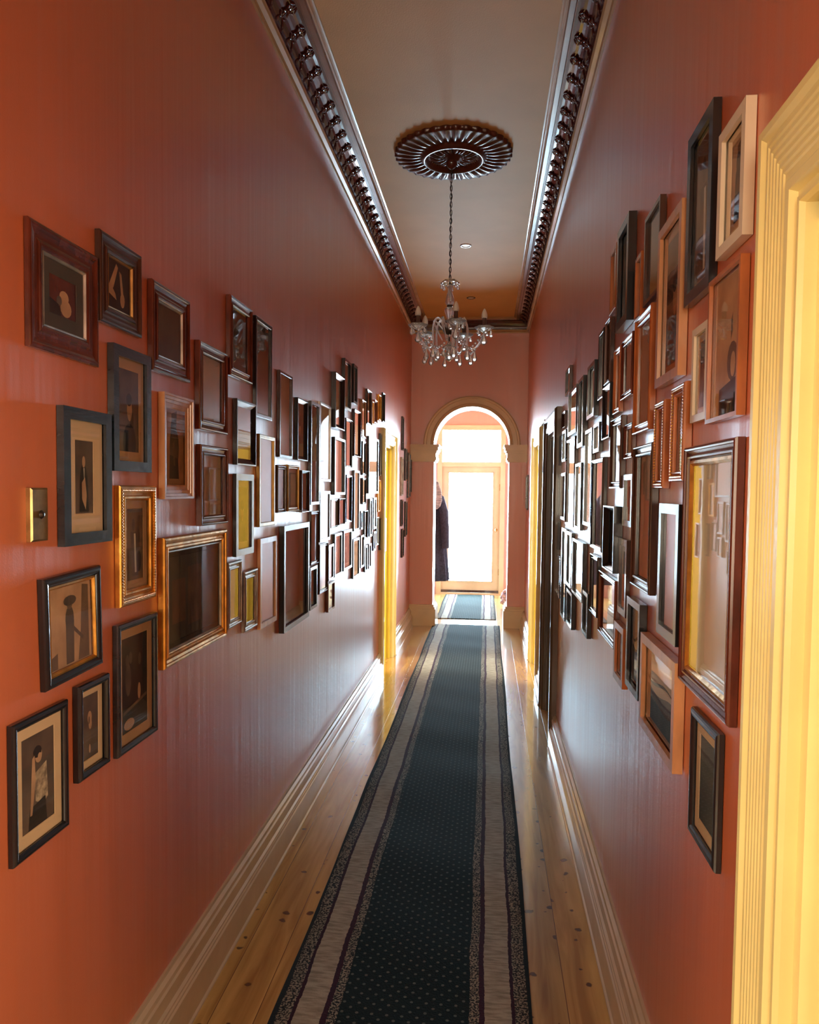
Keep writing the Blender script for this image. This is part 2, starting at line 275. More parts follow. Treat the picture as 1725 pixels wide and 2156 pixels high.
# ------------------------------------------------------------------ mesh helpers
class MB:
    def __init__(s): s.v = []; s.f = []; s.m = []; s.mats = []; s.smooth = []
    def mi(s, k):
        if k not in s.mats: s.mats.append(k)
        return s.mats.index(k)
    def poly(s, pts, k, smooth=False):
        n = len(s.v); s.v += [tuple(p) for p in pts]; s.f.append(tuple(range(n, n+len(pts)))); s.m.append(s.mi(k)); s.smooth.append(smooth)
    def box(s, a, b, k):
        x0, y0, z0 = a; x1, y1, z1 = b
        n = len(s.v)
        s.v += [(x0,y0,z0),(x1,y0,z0),(x1,y1,z0),(x0,y1,z0),(x0,y0,z1),(x1,y0,z1),(x1,y1,z1),(x0,y1,z1)]
        for q in ((0,3,2,1),(4,5,6,7),(0,1,5,4),(1,2,6,5),(2,3,7,6),(3,0,4,7)):
            s.f.append(tuple(n+i for i in q)); s.m.append(s.mi(k)); s.smooth.append(False)
    def grid(s, rows, k, closed_u=False, closed_v=False, smooth=True, kfn=None):
        n = len(s.v); R = len(rows); Cn = len(rows[0])
        for r in rows: s.v += [tuple(p) for p in r]
        for i in range(R if closed_v else R-1):
            for j in range(Cn if closed_u else Cn-1):
                a = n+i*Cn+j; b_ = n+i*Cn+(j+1) % Cn; c = n+((i+1) % R)*Cn+(j+1) % Cn; d = n+((i+1) % R)*Cn+j
                s.f.append((a, b_, c, d)); kk = kfn(i, j) if kfn else k
                s.m.append(s.mi(kk)); s.smooth.append(smooth)
    def lathe(s, prof, k, c=(0,0,0), n=20, smooth=True, fl=0, amp=0):
        rows = []
        for (r, z) in prof:
            rows.append([(c[0]+r*(1+amp*math.cos(fl*2*math.pi*j/n))*math.cos(2*math.pi*j/n), c[1]+r*(1+amp*math.cos(fl*2*math.pi*j/n))*math.sin(2*math.pi*j/n), c[2]+z) for j in range(n)])
        s.grid(rows, k, closed_u=True, smooth=smooth)
    def tube(s, pts, rad, k, n=8, smooth=True):
        rows = []; pts = [Vector(p) for p in pts]; up = Vector((0, 0, 1))
        prev = None
        for i, p in enumerate(pts):
            d = (pts[min(i+1, len(pts)-1)]-pts[max(i-1, 0)]).normalized()
            a = d.cross(up) if prev is None else prev - d*prev.dot(d)
            if a.length < 1e-4: a = d.cross(Vector((1, 0, 0)))
            a.normalize(); prev = a; b_ = d.cross(a)
            r = rad[i] if isinstance(rad, (list, tuple)) else rad
            rows.append([p + (a*math.cos(2*math.pi*j/n)+b_*math.sin(2*math.pi*j/n))*r for j in range(n)])
        s.grid(rows, k, closed_u=True, smooth=smooth)
        s.poly(list(reversed(rows[0])), k); s.poly(rows[-1], k)
    def ball(s, c, r, k, n=8, sc=(1,1,1)):
        rows = []
        for i in range(n//2+1):
            t = math.pi*i/(n//2)
            rows.append([(c[0]+sc[0]*r*math.sin(t)*math.cos(2*math.pi*j/n), c[1]+sc[1]*r*math.sin(t)*math.sin(2*math.pi*j/n), c[2]+sc[2]*r*math.cos(t)) for j in range(n)])
        s.grid(rows, k, closed_u=True)
    def obj(s, name, parent=None, label=None, loc=None, rot=None):
        me = bpy.data.meshes.new(name); me.from_pydata(s.v, [], s.f); me.update()
        for k in s.mats: me.materials.append(M[k] if isinstance(k, str) else k)
        me.polygons.foreach_set('material_index', s.m); me.polygons.foreach_set('use_smooth', s.smooth)
        o = bpy.data.objects.new(name, me); COL.objects.link(o)
        if parent: o.parent = parent
        if loc: o.location = loc
        if rot: o.rotation_euler = rot
        if label: o['label'] = label
        return o
def tag(o, label, cat, group=None):
    o['label'] = label; o['category'] = cat
    if group: o['group'] = group
    return o
def struct(o): o['kind'] = 'structure'; return o
def empty(name, loc, rot=(0,0,0)):
    o = bpy.data.objects.new(name, None); COL.objects.link(o); o.location = loc; o.rotation_euler = rot; o.empty_display_size = 0.1
    return o

# ------------------------------------------------------------------ dimensions
XL, XR = -0.904, 0.446
YB, YE, YW, YD = -2.6, 8.90, 9.28, 11.72     # back of hall, arch wall front, arch wall back, front door wall
ZC, ZK, DP = 3.56, 3.417, 0.179              # ceiling, foot of cornice, cornice projection
TW = 0.17
DH = 2.0                                      # door opening height
LDOORS = [(-0.40, 0.50), (6.47, 7.13)]  # first left opening is added to admit the near-left fill lamp
RDOORS = [(0.20, 1.11), (4.86, 5.57), (6.27, 7.10)]

# ------------------------------------------------------------------ shell
def side_wall(name, x0, x1, doors, ya, yb, k, top=ZC+0.1):
    m = MB(); y = ya
    for a, b in doors:
        m.box((x0, y, 0), (x1, a, DH), k); y = b
    m.box((x0, y, 0), (x1, yb, DH), k)
    m.box((x0, ya, DH), (x1, yb, top), k)
    return struct(m.obj(name))
side_wall('wall_left', XL-TW, XL, LDOORS, YB, YE, 'wall')
side_wall('wall_right', XR, XR+TW, RDOORS, YB, YE, 'wall')
m = MB(); bx0, bx1, bz0, bz1 = -.80, .20, 1.0, 2.9        # added window behind the camera, lets the fill lamp in
m.box((XL-TW, YB-0.12, 0), (bx0, YB, ZC+0.1), 'wall'); m.box((bx1, YB-0.12, 0), (XR+TW, YB, ZC+0.1), 'wall')
m.box((bx0, YB-0.12, 0), (bx1, YB, bz0), 'wall'); m.box((bx0, YB-0.12, bz1), (bx1, YB, ZC+0.1), 'wall'); struct(m.obj('wall_back'))
m = MB()
for a, b in (((bx0, YB-.10, bz0), (bx0+.04, YB-.04, bz1)), ((bx1-.04, YB-.10, bz0), (bx1, YB-.04, bz1)), ((bx0, YB-.10, bz0), (bx1, YB-.04, bz0+.04)), ((bx0, YB-.10, bz1-.04), (bx1, YB-.04, bz1)), ((bx0, YB-.09, 1.93), (bx1, YB-.05, 1.96)), ((bx0-.03, YB-.02, bz0-.03), (bx1+.03, YB+.05, bz0))):
    m.box(a, b, 'cream')
w2 = struct(m.obj('window_added_back')); m = MB(); m.box((bx0+.04, YB-.073, bz0+.04), (bx1-.04, YB-.068, bz1-.04), 'pane'); m.obj('pane', w2)  # added glazing in front of the back fill lamp
m = MB(); m.box((-3.6, YB-0.12, -0.12), (3.1, YD+0.25, 0), 'floor'); struct(m.obj('floor'))
m = MB(); m.box((XL-TW, YB-0.12, ZC), (XR+TW, YW, ZC+0.1), 'ceil'); struct(m.obj('ceiling'))
# arch wall
AX, AR, AZ = -0.193, 0.437, 2.13            # centre, opening radius, springing height
AXL, AXR = AX-AR, AX+AR
m = MB()
NS = 40
arc = [(AX+AR*math.cos(math.pi*(1-i/NS)), AZ+AR*math.sin(math.pi*(1-i/NS))) for i in range(NS+1)]
x0, x1 = XL-TW, XR+TW
for y, flip in ((YE, False), (YW, True)):
    def P(pts):
        q = [(a, y, c) for a, c in pts]
        m.poly(q if not flip else q[::-1], 'wall')
    P([(x0, 0), (AXL, 0), (AXL, AZ), (x0, AZ)]); P([(AXR, 0), (x1, 0), (x1, AZ), (AXR, AZ)])
    tops = [(x0, AZ), (x0, ZC)] + []
    for i in range(NS):
        a, b = arc[i], arc[i+1]
        P([a, b, (b[0], ZC), (a[0], ZC)])
    P([(x0, AZ), (AXL, AZ), (AXL, ZC), (x0, ZC)]); P([(AXR, AZ), (x1, AZ), (x1, ZC), (AXR, ZC)])
m.poly([(AXL, YE, 0), (AXL, YW, 0), (AXL, YW, AZ), (AXL, YE, AZ)], 'wall')
m.poly([(AXR, YE, 0), (AXR, YE, AZ), (AXR, YW, AZ), (AXR, YW, 0)], 'wall')
for i in range(NS):
    a, b = arc[i], arc[i+1]
    m.poly([(a[0], YE, a[1]), (a[0], YW, a[1]), (b[0], YW, b[1]), (b[0], YE, b[1])], 'cream')
struct(m.obj('wall_end'))

def sweep_y(m, prof, y0, y1, side, k=None, kfn=None, smooth=False, n=1):
    """extrude (offset from wall, z) along the hall; side -1 left wall, +1 right wall"""
    X = (XL if side < 0 else XR)
    rows = []
    for i in range(n+1):
        y = y0+(y1-y0)*i/n
        rows.append([(X - side*d, y, z) for d, z in prof])
    m.grid(rows, k, smooth=smooth, kfn=kfn)
    m.poly([rows[0][i] for i in range(len(prof))], k or 'cream'); m.poly([rows[-1][i] for i in reversed(range(len(prof)))], k or 'cream')

SK = [(0, 0), (.052, 0), (.051, .005), (.046, .009), (.045, .010), (.045, .108), (.040, .113), (.040, .119), (.036, .124), (.036, .130), (.028, .136), (.028, .176), (.022, .181), (.020, .193), (.010, .201), (.008, .21), (0, .21)]
def skirting(name, y0, y1, side):
    m = MB(); sweep_y(m, SK, y0, y1, side, 'skirt'); return struct(m.obj(name))
skirting('baseboard_left', 1.0, LDOORS[1][0]-.12, -1)
skirting('baseboard_left_far', LDOORS[1][1]+.12, YE, -1)
skirting('baseboard_left_back', YB, LDOORS[0][0]-.12, -1)
skirting('baseboard_left_near', LDOORS[0][1]+.12, 1.0, -1)
skirting('baseboard_right', RDOORS[0][1]+.175, RDOORS[1][0]-.12, 1)
skirting('baseboard_right_middle', RDOORS[1][1]+.12, RDOORS[2][0]-.12, 1)
skirting('baseboard_right_far', RDOORS[2][1]+.12, YE, 1)

# arch dressings: archivolt, imposts, plinths
m = MB()
R0, R1 = AR-0.0, AR+0.125
prof = [(R1, 0), (R1, .030), (R1-.012, .036), (R1-.03, .036), (R1-.036, .028), (R1-.085, .028), (R1-.09, .036), (R0+.004, .040), (R0, .034), (R0, -.02)]
rows = []
for i in range(NS+1):
    t = math.pi*(1-i/NS)
    rows.append([(AX+r*math.cos(t), YE-d, AZ+r*math.sin(t)) for r, d in prof])
m.grid(rows, 'cream', smooth=False)
struct(m.obj('trim_arch'))
def impost(name, xa, xb, open_side):
    m = MB()
    lay = [(1.93, 1.95, .020), (1.95, 1.985, .030), (1.985, 2.035, .024), (2.035, 2.06, .036), (2.06, 2.10, .050), (2.10, 2.13, .062)]
    for z0, z1, d in lay:
        a, b = (xa, xb+d) if open_side > 0 else (xa-d, xb)
        m.box((a, YE-d, z0), (b, YW, z1), 'cream')
    return struct(m.obj(name))
impost('trim_impost_left', XL, AXL, 1); impost('trim_impost_right', AXR, XR, -1)
def plinth(name, xa, xb, s):
    m = MB()
    for z0, z1, d in ((0, .20, .040), (.20, .225, .030), (.225, .25, .018)):
        a, b = (xa, xb+d) if s > 0 else (xa-d, xb)
        m.box((a, YE-d, z0), (b, YW+d, z1), 'cream')
    return struct(m.obj(name))
plinth('trim_plinth_left', XL, AXL, 1); plinth('trim_plinth_right', AXR, XR, -1)

# cornice
CP = [(0, -.150), (.010, -.150), (.012, -.143), (.014, -.136), (.030, -.128), (.034, -.120), (.037, -.116)]
cove = []
for i in range(11):
    t = math.pi/2*i/10
    cove.append((.037+.083*(1-math.cos(t)), -.116+.090*math.sin(t)))
CP2 = [(.124, -.026), (.128, -.032), (.150, -.030), (.154, -.018), (.160, -.014), (.166, -.014), (.172, -.010), (.179, -.008), (.179, 0)]
CORN = CP + cove + CP2
def kc(i, j):
    if j < 1: return 'tanrail'
    if j < 6: return 'tanrail'
    if j < 6+11: return 'maroon'
    if j < 6+11+4: return 'brownrail'
    return 'tanrail'
def cornice_side(name, side):
    m = MB(); X = XL if side < 0 else XR
    rows = []
    for y in [YB+.05] + [1.5+i*(YE-1.5)/24 for i in range(25)]:
        inset = 0
        rows.append([(X-side*d, y if y < YE-.001 else YE-d, ZC+z) for d, z in CORN])
    m.grid(rows, 'maroon', smooth=False, kfn=kc)
    o = struct(m.obj(name)); return o
cl = cornice_side('trim_cornice_left', -1); crn = cornice_side('trim_cornice_right', 1)
m = MB()
rows = [[(XL+d, YE-d, ZC+z) for d, z in CORN], [(XR-d, YE-d, ZC+z) for d, z in CORN]]
m.grid(rows, 'maroon', smooth=False, kfn=kc); struct(m.obj('trim_cornice_end'))
# moulded leaf clusters along the cove
def petal(m, base, direction, nrm, length, width, thick, k, curl=0.0):
    d = Vector(direction).normalized(); n = Vector(nrm).normalized(); s = d.cross(n)
    rows = []
    for i in range(6):
        t = i/5; w = width*math.sin(math.pi*min(1, t*0.85+0.12))**0.8; h = thick*math.sin(math.pi*(0.15+0.8*t))
        c = Vector(base)+d*(length*t)+n*(curl*t*t)
        rows.append([c - s*w, c - s*w*.5 + n*h*.8, c+n*h*.55, c + s*w*.5 + n*h*.8, c + s*w, c - n*h*.2])
    m.grid([[tuple(p) for p in r] for r in rows], k, closed_u=True)
def cornice_leaves(name, side, parent):
    m = MB(); X = XL if side < 0 else XR
    y = 0.75
    while y < YE-.2:
        # point on the cove and its outward normal (t along the curve)
        def cp(t):
            a = math.pi/2*t
            d = .037+.083*(1-math.cos(a)); z = -.116+.090*math.sin(a)
            nn = Vector((-side*math.cos(a), 0, -math.sin(a)))      # into the room
            tt = Vector((-side*math.sin(a), 0, math.cos(a)))
            return Vector((X-side*d, y, ZC+z)), nn, tt
        c, nn, tt = cp(.62)
        Y = Vector((0, 1, 0))
        far = y > 6.5
        for ang, ln in ((-65, .036), (-30, .030), (0, .036), (30, .030), (65, .036), (118, .030), (-118, .030), (180, .040)):
            dr = tt*math.cos(math.radians(ang)) + Y*math.sin(math.radians(ang))
            if far and ang in (-30, 30): continue
            petal(m, c + nn*.001, dr, nn, ln, .0080, .010, 'maroon', .008)
        m.ball(tuple(c+nn*.010), .009, 'maroon', 8)
        c2, n2, t2 = cp(.16)
        for sgn in (-1, 1):
            pts = [c2 + n2*.004 + Y*(sgn*(.008+.030*math.sin(q*.75))) + t2*(.030-.013*q) for q in range(4)]
            m.tube([tuple(p) for p in pts], [.003, .0035, .003, .0015], 'maroon', 6)
            cS, nS, tS = cp(.34)
            petal(m, cS + Y*sgn*.008, Y*sgn + tS*.5, nS, .030, .006, .006, 'maroon', .004)
        # little tip pieces projecting under the next hollow
        c3, n3, t3 = cp(.95)
        for sgn in (-1, 1):
            petal(m, c3 + Y*sgn*.010 - t3*.006, Y*sgn - t3*.6, n3, .026, .006, .008, 'maroon', .010)
        y += .155
    return m.obj(name, parent)
cornice_leaves('leaf_moulding', -1, cl); cornice_leaves('leaf_moulding', 1, crn)

# door casings, linings
def casing(name, side, ya, yb, w, jamb_k, case_k, proud=.036, fl=False):
    """architrave around an opening and the lining inside it"""
    m = MB(); X = XL if side < 0 else XR
    if fl: prof = [(0, 0), (0, .022), (.010, .030), (.022, .030), (.030, .024)]
    else: prof = [(0, 0), (0, .030), (.012, proud), (.028, proud), (.034, .028)]
    if fl:
        for i in range(6):
            a = .036+i*.013; prof += [(a, .024), (a+.003, .0262), (a+.007, .0262), (a+.010, .024)]
        prof += [(.122, .024), (.130, .031), (w-.028, .031), (w-.022, .020), (w-.012, .020), (w-.010, .026), (w-.003, .026), (w, .018), (w, 0)]
    else:
        prof += [(w*.55, .026), (w*.6, .032), (w-.014, .032), (w-.008, .022), (w, .020), (w, 0)]
    path = [('v', ya-w, 0), ]
    # outline in (y,z): outer offset goes outward
    rows = []
    rows.append([(X-side*d, ya-w+o, 0) for o, d in prof])
    rows.append([(X-side*d, ya-w+o, DH+w-o) for o, d in prof])
    rows.append([(X-side*d, yb+w-o, DH+w-o) for o, d in prof])
    rows.append([(X-side*d, yb+w-o, 0) for o, d in prof])
    m.grid(rows, case_k, smooth=False)
    o1 = struct(m.obj(name))
    j = MB(); xa, xb = (X, X+side*TW)
    for y0, y1 in ((ya-.001, ya+.022), (yb-.022, yb+.001)):
        j.box((min(xa, xb), y0, 0), (max(xa, xb), y1, DH), jamb_k)
    j.box((min(xa, xb), ya, DH-.022), (max(xa, xb), yb, DH+.001), jamb_k)
    # door stop
    sx0, sx1 = X+side*.035, X+side*.075
    a, b = min(sx0, sx1), max(sx0, sx1)
    j.box((a, yb-.036, 0), (b, yb-.020, DH-.02), jamb_k); j.box((a, ya+.020, 0), (b, ya+.036, DH-.02), jamb_k); j.box((a, ya, DH-.038), (b, yb, DH-.02), jamb_k)
    j.obj('lining', o1)
    return o1
casing('trim_door_near_right', 1, *RDOORS[0], .172, 'casing', 'casing', fl=True)
casing('trim_door_middle_right', 1, *RDOORS[1], .12, 'shaded_trim', 'shaded_trim', .045)
casing('trim_door_far_right', 1, *RDOORS[2], .12, 'yellow', 'casing', .045)
casing('trim_added_door_near_left', -1, *LDOORS[0], .12, 'casing', 'casing', .045)  # casing of the added opening for the near-left fill
casing('trim_door_left', -1, *LDOORS[1], .12, 'yellow', 'casing', .045)
# closed panelled leaf in the middle right doorway
m = MB(); a, b = RDOORS[1]
m.box((XR+.080, a+.024, .008), (XR+.120, b-.024, DH-.024), 'cream')
for z0, z1 in ((.22, .82), (.98, 1.86)):
    for q0, q1 in ((a+.12, (a+b)/2-.05), ((a+b)/2+.05, b-.12)):
        m.box((XR+.072, q0, z0), (XR+.082, q1, z1), 'cream')
d1 = struct(m.obj('door_1'))
m = MB(); m.lathe([(0, -.055), (.018, -.05), (.026, -.035), (.018, -.018), (.009, -.012), (.009, 0), (.024, .002), (.024, .006)], 'brass', n=16)
k = m.obj('door_knob', d1, loc=(XR+.076, a+.08, 1.0), rot=(0, -R90, 0)); k.rotation_euler = (0, R90, 0)

# side rooms (plain shells the open doorways lead to)
def room(name, x0, x1, y0, y1, door_x, dy0, dy1):
    m = MB(); z1 = 3.0; t = .06
    m.box((x0-t, y0-t, 0), (x1+t, y0, z1), 'roomwall'); m.box((x0-t, y1, 0), (x1+t, y1+t, z1), 'roomwall')
    if door_x > 0: m.box((x1, y0, 0), (x1+t, y1, z1), 'roomwall')
    else: m.box((x0-t, y0, 0), (x0, y1, z1), 'roomwall')
    m.box((x0-t, y0-t, z1), (x1+t, y1+t, z1+t), 'roomwall')
    return struct(m.obj(name))
room('wall_near_right_room', XR+TW, 2.95, -1.6, 2.4, 1, 0, 0)
room('wall_far_right_room', XR+TW, 2.85, 4.3, 8.6, 1, 0, 0)
m = MB(); t = .06; q0, q1 = YB-1.6, YB-.12             # added shell behind the back window, holds the fill lamp
m.box((-1.6-t, q0-t, 0), (1.2+t, q0, 3.2), 'roomwall'); m.box((-1.6-t, q0, 0), (-1.6, q1, 3.2), 'roomwall'); m.box((1.2, q0, 0), (1.2+t, q1, 3.2), 'roomwall')
m.box((-1.6-t, q0-t, 3.2), (1.2+t, q1, 3.2+t), 'roomwall'); m.box((-1.6-t, q0-t, -.1), (1.2+t, q1, 0), 'roomwall')
m.box((-1.6, q1-t, 0), (XL-TW, q1, 3.2), 'roomwall'); m.box((XR+TW, q1-t, 0), (1.2, q1, 3.2), 'roomwall')
struct(m.obj('wall_added_back_room'))
room('wall_added_near_left_room', -3.45, XL-TW, -2.3, 1.3, -1, 0, 0)  # added room shell around the near-left fill lamp
room('wall_left_room', -3.4, XL-TW, 4.2, 8.4, -1, 0, 0)

# vestibule beyond the arch
VX0, VX1, VZ = -1.00, 0.52, 3.05
m = MB(); m.box((VX0-.1, YW, 0), (VX0, YD+.12, VZ), 'pink'); struct(m.obj('wall_vestibule_left'))
m = MB(); m.box((VX1, YW, 0), (VX1+.1, YD+.12, VZ), 'pink'); struct(m.obj('wall_vestibule_right'))
m = MB(); m.box((VX0-.1, YW, VZ), (VX1+.1, YD+.12, VZ+.1), 'ceil'); struct(m.obj('ceiling_vestibule'))
FD0, FD1, FDT, FTT = -0.70, 0.19, 1.965, 2.52      # door leaf sides, leaf top, transom top
m = MB(); fw = .075
m.box((VX0, YD, 0), (FD0-fw, YD+.12, VZ), 'pink'); m.box((FD1+fw, YD, 0), (VX1, YD+.12, VZ), 'pink'); m.box((FD0-fw, YD, FTT+fw), (FD1+fw, YD+.12, VZ), 'pink')
struct(m.obj('wall_front'))
m = MB()
for xa, xb in ((FD0-fw, FD0), (FD1, FD1+fw)): m.box((xa, YD-.03, 0), (xb, YD+.13, FTT+fw), 'cream')
m.box((FD0, YD-.03, FTT), (FD1, YD+.13, FTT+fw), 'cream'); m.box((FD0, YD-.02, FDT-.001), (FD1, YD+.11, FDT+.07), 'cream')
m.box((FD0, YD-.04, 0), (FD1, YD+.13, .023), 'cream')
fr = struct(m.obj('trim_front_door_frame'))
w1 = MB(); w1.box((FD0, YD+.03, FDT+.07), (FD1, YD+.036, FTT), 'pane'); struct(w1.obj('window_1'))
m = MB(); gx0, gx1, gz0, gz1 = FD0+.095, FD1-.10, .19, 1.88
m.box((FD0, YD+.02, .022), (gx0, YD+.06, FDT), 'cream'); m.box((gx1, YD+.02, .022), (FD1, YD+.06, FDT), 'cream')
m.box((gx0, YD+.02, .025), (gx1, YD+.06, gz0), 'cream'); m.box((gx0, YD+.02, gz1), (gx1, YD+.06, FDT), 'cream')
for xa, xb, za, zb in ((gx0, gx0+.012, gz0, gz1), (gx1-.012, gx1, gz0, gz1), (gx0, gx1, gz0, gz0+.012), (gx0, gx1, gz1-.012, gz1)):
    m.box((xa, YD+.012, za), (xb, YD+.03, zb), 'cream')
m.box((FD0+.004, YD-.002, .025), (FD1-.004, YD+.02, .06), 'dark_brown')
d2 = struct(m.obj('door_2'))
m = MB(); m.box((gx0, YD+.036, gz0), (gx1, YD+.041, gz1), 'pane'); m.obj('door_glass', d2)
m = MB(); m.ball((0, 0, 0), .024, 'brass', 12); m.obj('door_knob', d2, loc=(FD1-.05, YD-.02, 1.0))
for z in (.35, 1.65):
    m = MB(); m.box((FD1-.01, YD+.004, z-.05), (FD1+.006, YD+.022, z+.05), 'brass'); m.obj('hinge', d2)
for nm, sx, a0 in (('baseboard_vestibule_left', 1, VX0), ('baseboard_vestibule_right', -1, VX1)):
    m = MB(); rows = [[(a0+sx*d, y, z) for d, z in SK] for y in (YW+.04, YD)]; m.grid(rows, 'cream', smooth=False); struct(m.obj(nm))

# ------------------------------------------------------------------ carpets
def carpet(name, x0, x1, y0, y1, label, ripple=.0026):
    w = x1-x0; n = max(8, int((y1-y0)/.06)); nx = 10
    mm = runner_mat(name+'_weave', w); M[name] = mm
    m = MB(); rows = []
    for i in range(n+1):
        y = (y1-y0)*i/n
        row = [(0 + .004*math.sin(y*3.1), y, 0.001)]
        for j in range(nx+1):
            x = w*j/nx; edge = .004*math.sin(y*3.1) if j == 0 else (.004*math.sin(y*2.3+1) if j == nx else 0)
            row.append((x+edge, y, .009+ripple*(math.sin(y*5.5+1.3*math.sin(y*1.7))+.5*math.sin(y*11+x*6))))
        row.append((w+.004*math.sin(y*2.3+1), y, .001))
        rows.append(row)
    m.grid(rows, name, smooth=True)
    m.poly(list(rows[0])[::-1], name); m.poly(rows[-1], name)
    return tag(m.obj(name, loc=(x0, y0, 0)), label, 'rug')
carpet('hall_runner', -.625, .163, .4, 8.99, 'long dark green dotted runner with grey striped borders along the hall floor')
carpet('door_rug', -.615, .125, 9.40, 11.60, 'short dotted runner rug lying between the arch and the glazed front door')

# ------------------------------------------------------------------ ceiling rose, downlights
RX, RY = -.228, 4.51
def ceiling_rose():
    m = MB(); NA = 240; rows = []
    rad = [.010, .022, .034, .040, .046, .052, .066, .082, .100, .118, .132, .140, .150, .158, .168, .176, .184, .190, .200, .216, .234, .252, .270, .288, .304, .318, .330]
    def z(r, a):
        if r < .040: return -.060+.012*(r/.04)**2
        if r < .050: return -.040
        if r < .145:   # leaf relief in the dish
            t = (r-.05)/.095; lf = abs(math.sin(a*8)); return -.016-.016*math.sin(math.pi*t)*lf-.012*(1-t) - .004*abs(math.sin(a*24))
        if r < .195:
            t = (r-.145)/.05; return -.018-.036*math.sin(math.pi*t)
        t = (r-.195)/.135; lf = abs(math.sin(a*18)); return -.022+.004*t-.016*lf*math.sin(math.pi*min(1, .2+t*.75)) - .004*abs(math.cos(a*36))*t
    for r in rad:
        row = []
        for j in range(NA):
            a = 2*math.pi*j/NA
            rr = r*(1+.035*abs(math.sin(a*18))*max(0, (r-.28)/.05)) if r > .28 else r
            row.append((rr*math.cos(a), rr*math.sin(a), z(r, a)))
        rows.append(row)
    rows.append([(p[0], p[1], 0) for p in rows[-1]])
    m.grid(rows, 'rose', closed_u=True)
    m.poly([p for p in rows[0]], 'rose')
    return m.obj('ceiling_rose', loc=(RX, RY, ZC))
tag(ceiling_rose(), 'dark brown scalloped plaster ceiling rose above the chandelier chain', 'ceiling rose')
def downlight(x, y, label):
    t = empty('downlight', (x, y, ZC))
    m = MB(); m.lathe([(.046, 0), (.046, -.004), (.040, -.006), (.032, -.003), (.030, .0)], 'silver' if 'bright' in label else 'bronze', n=28); m.obj('trim_ring', t)
    m = MB(); m.lathe([(.0, -.0015), (.015, -.002), (.030, -.001)], 'lens', n=24); m.obj('lens', t)
    tag(t, label, 'downlight')
downlight(-.205, 6.2, 'small bright ringed downlight in the ceiling behind the chandelier chain')
downlight(-.199, 7.86, 'small dark downlight in the far ceiling just above the chandelier bulbs')

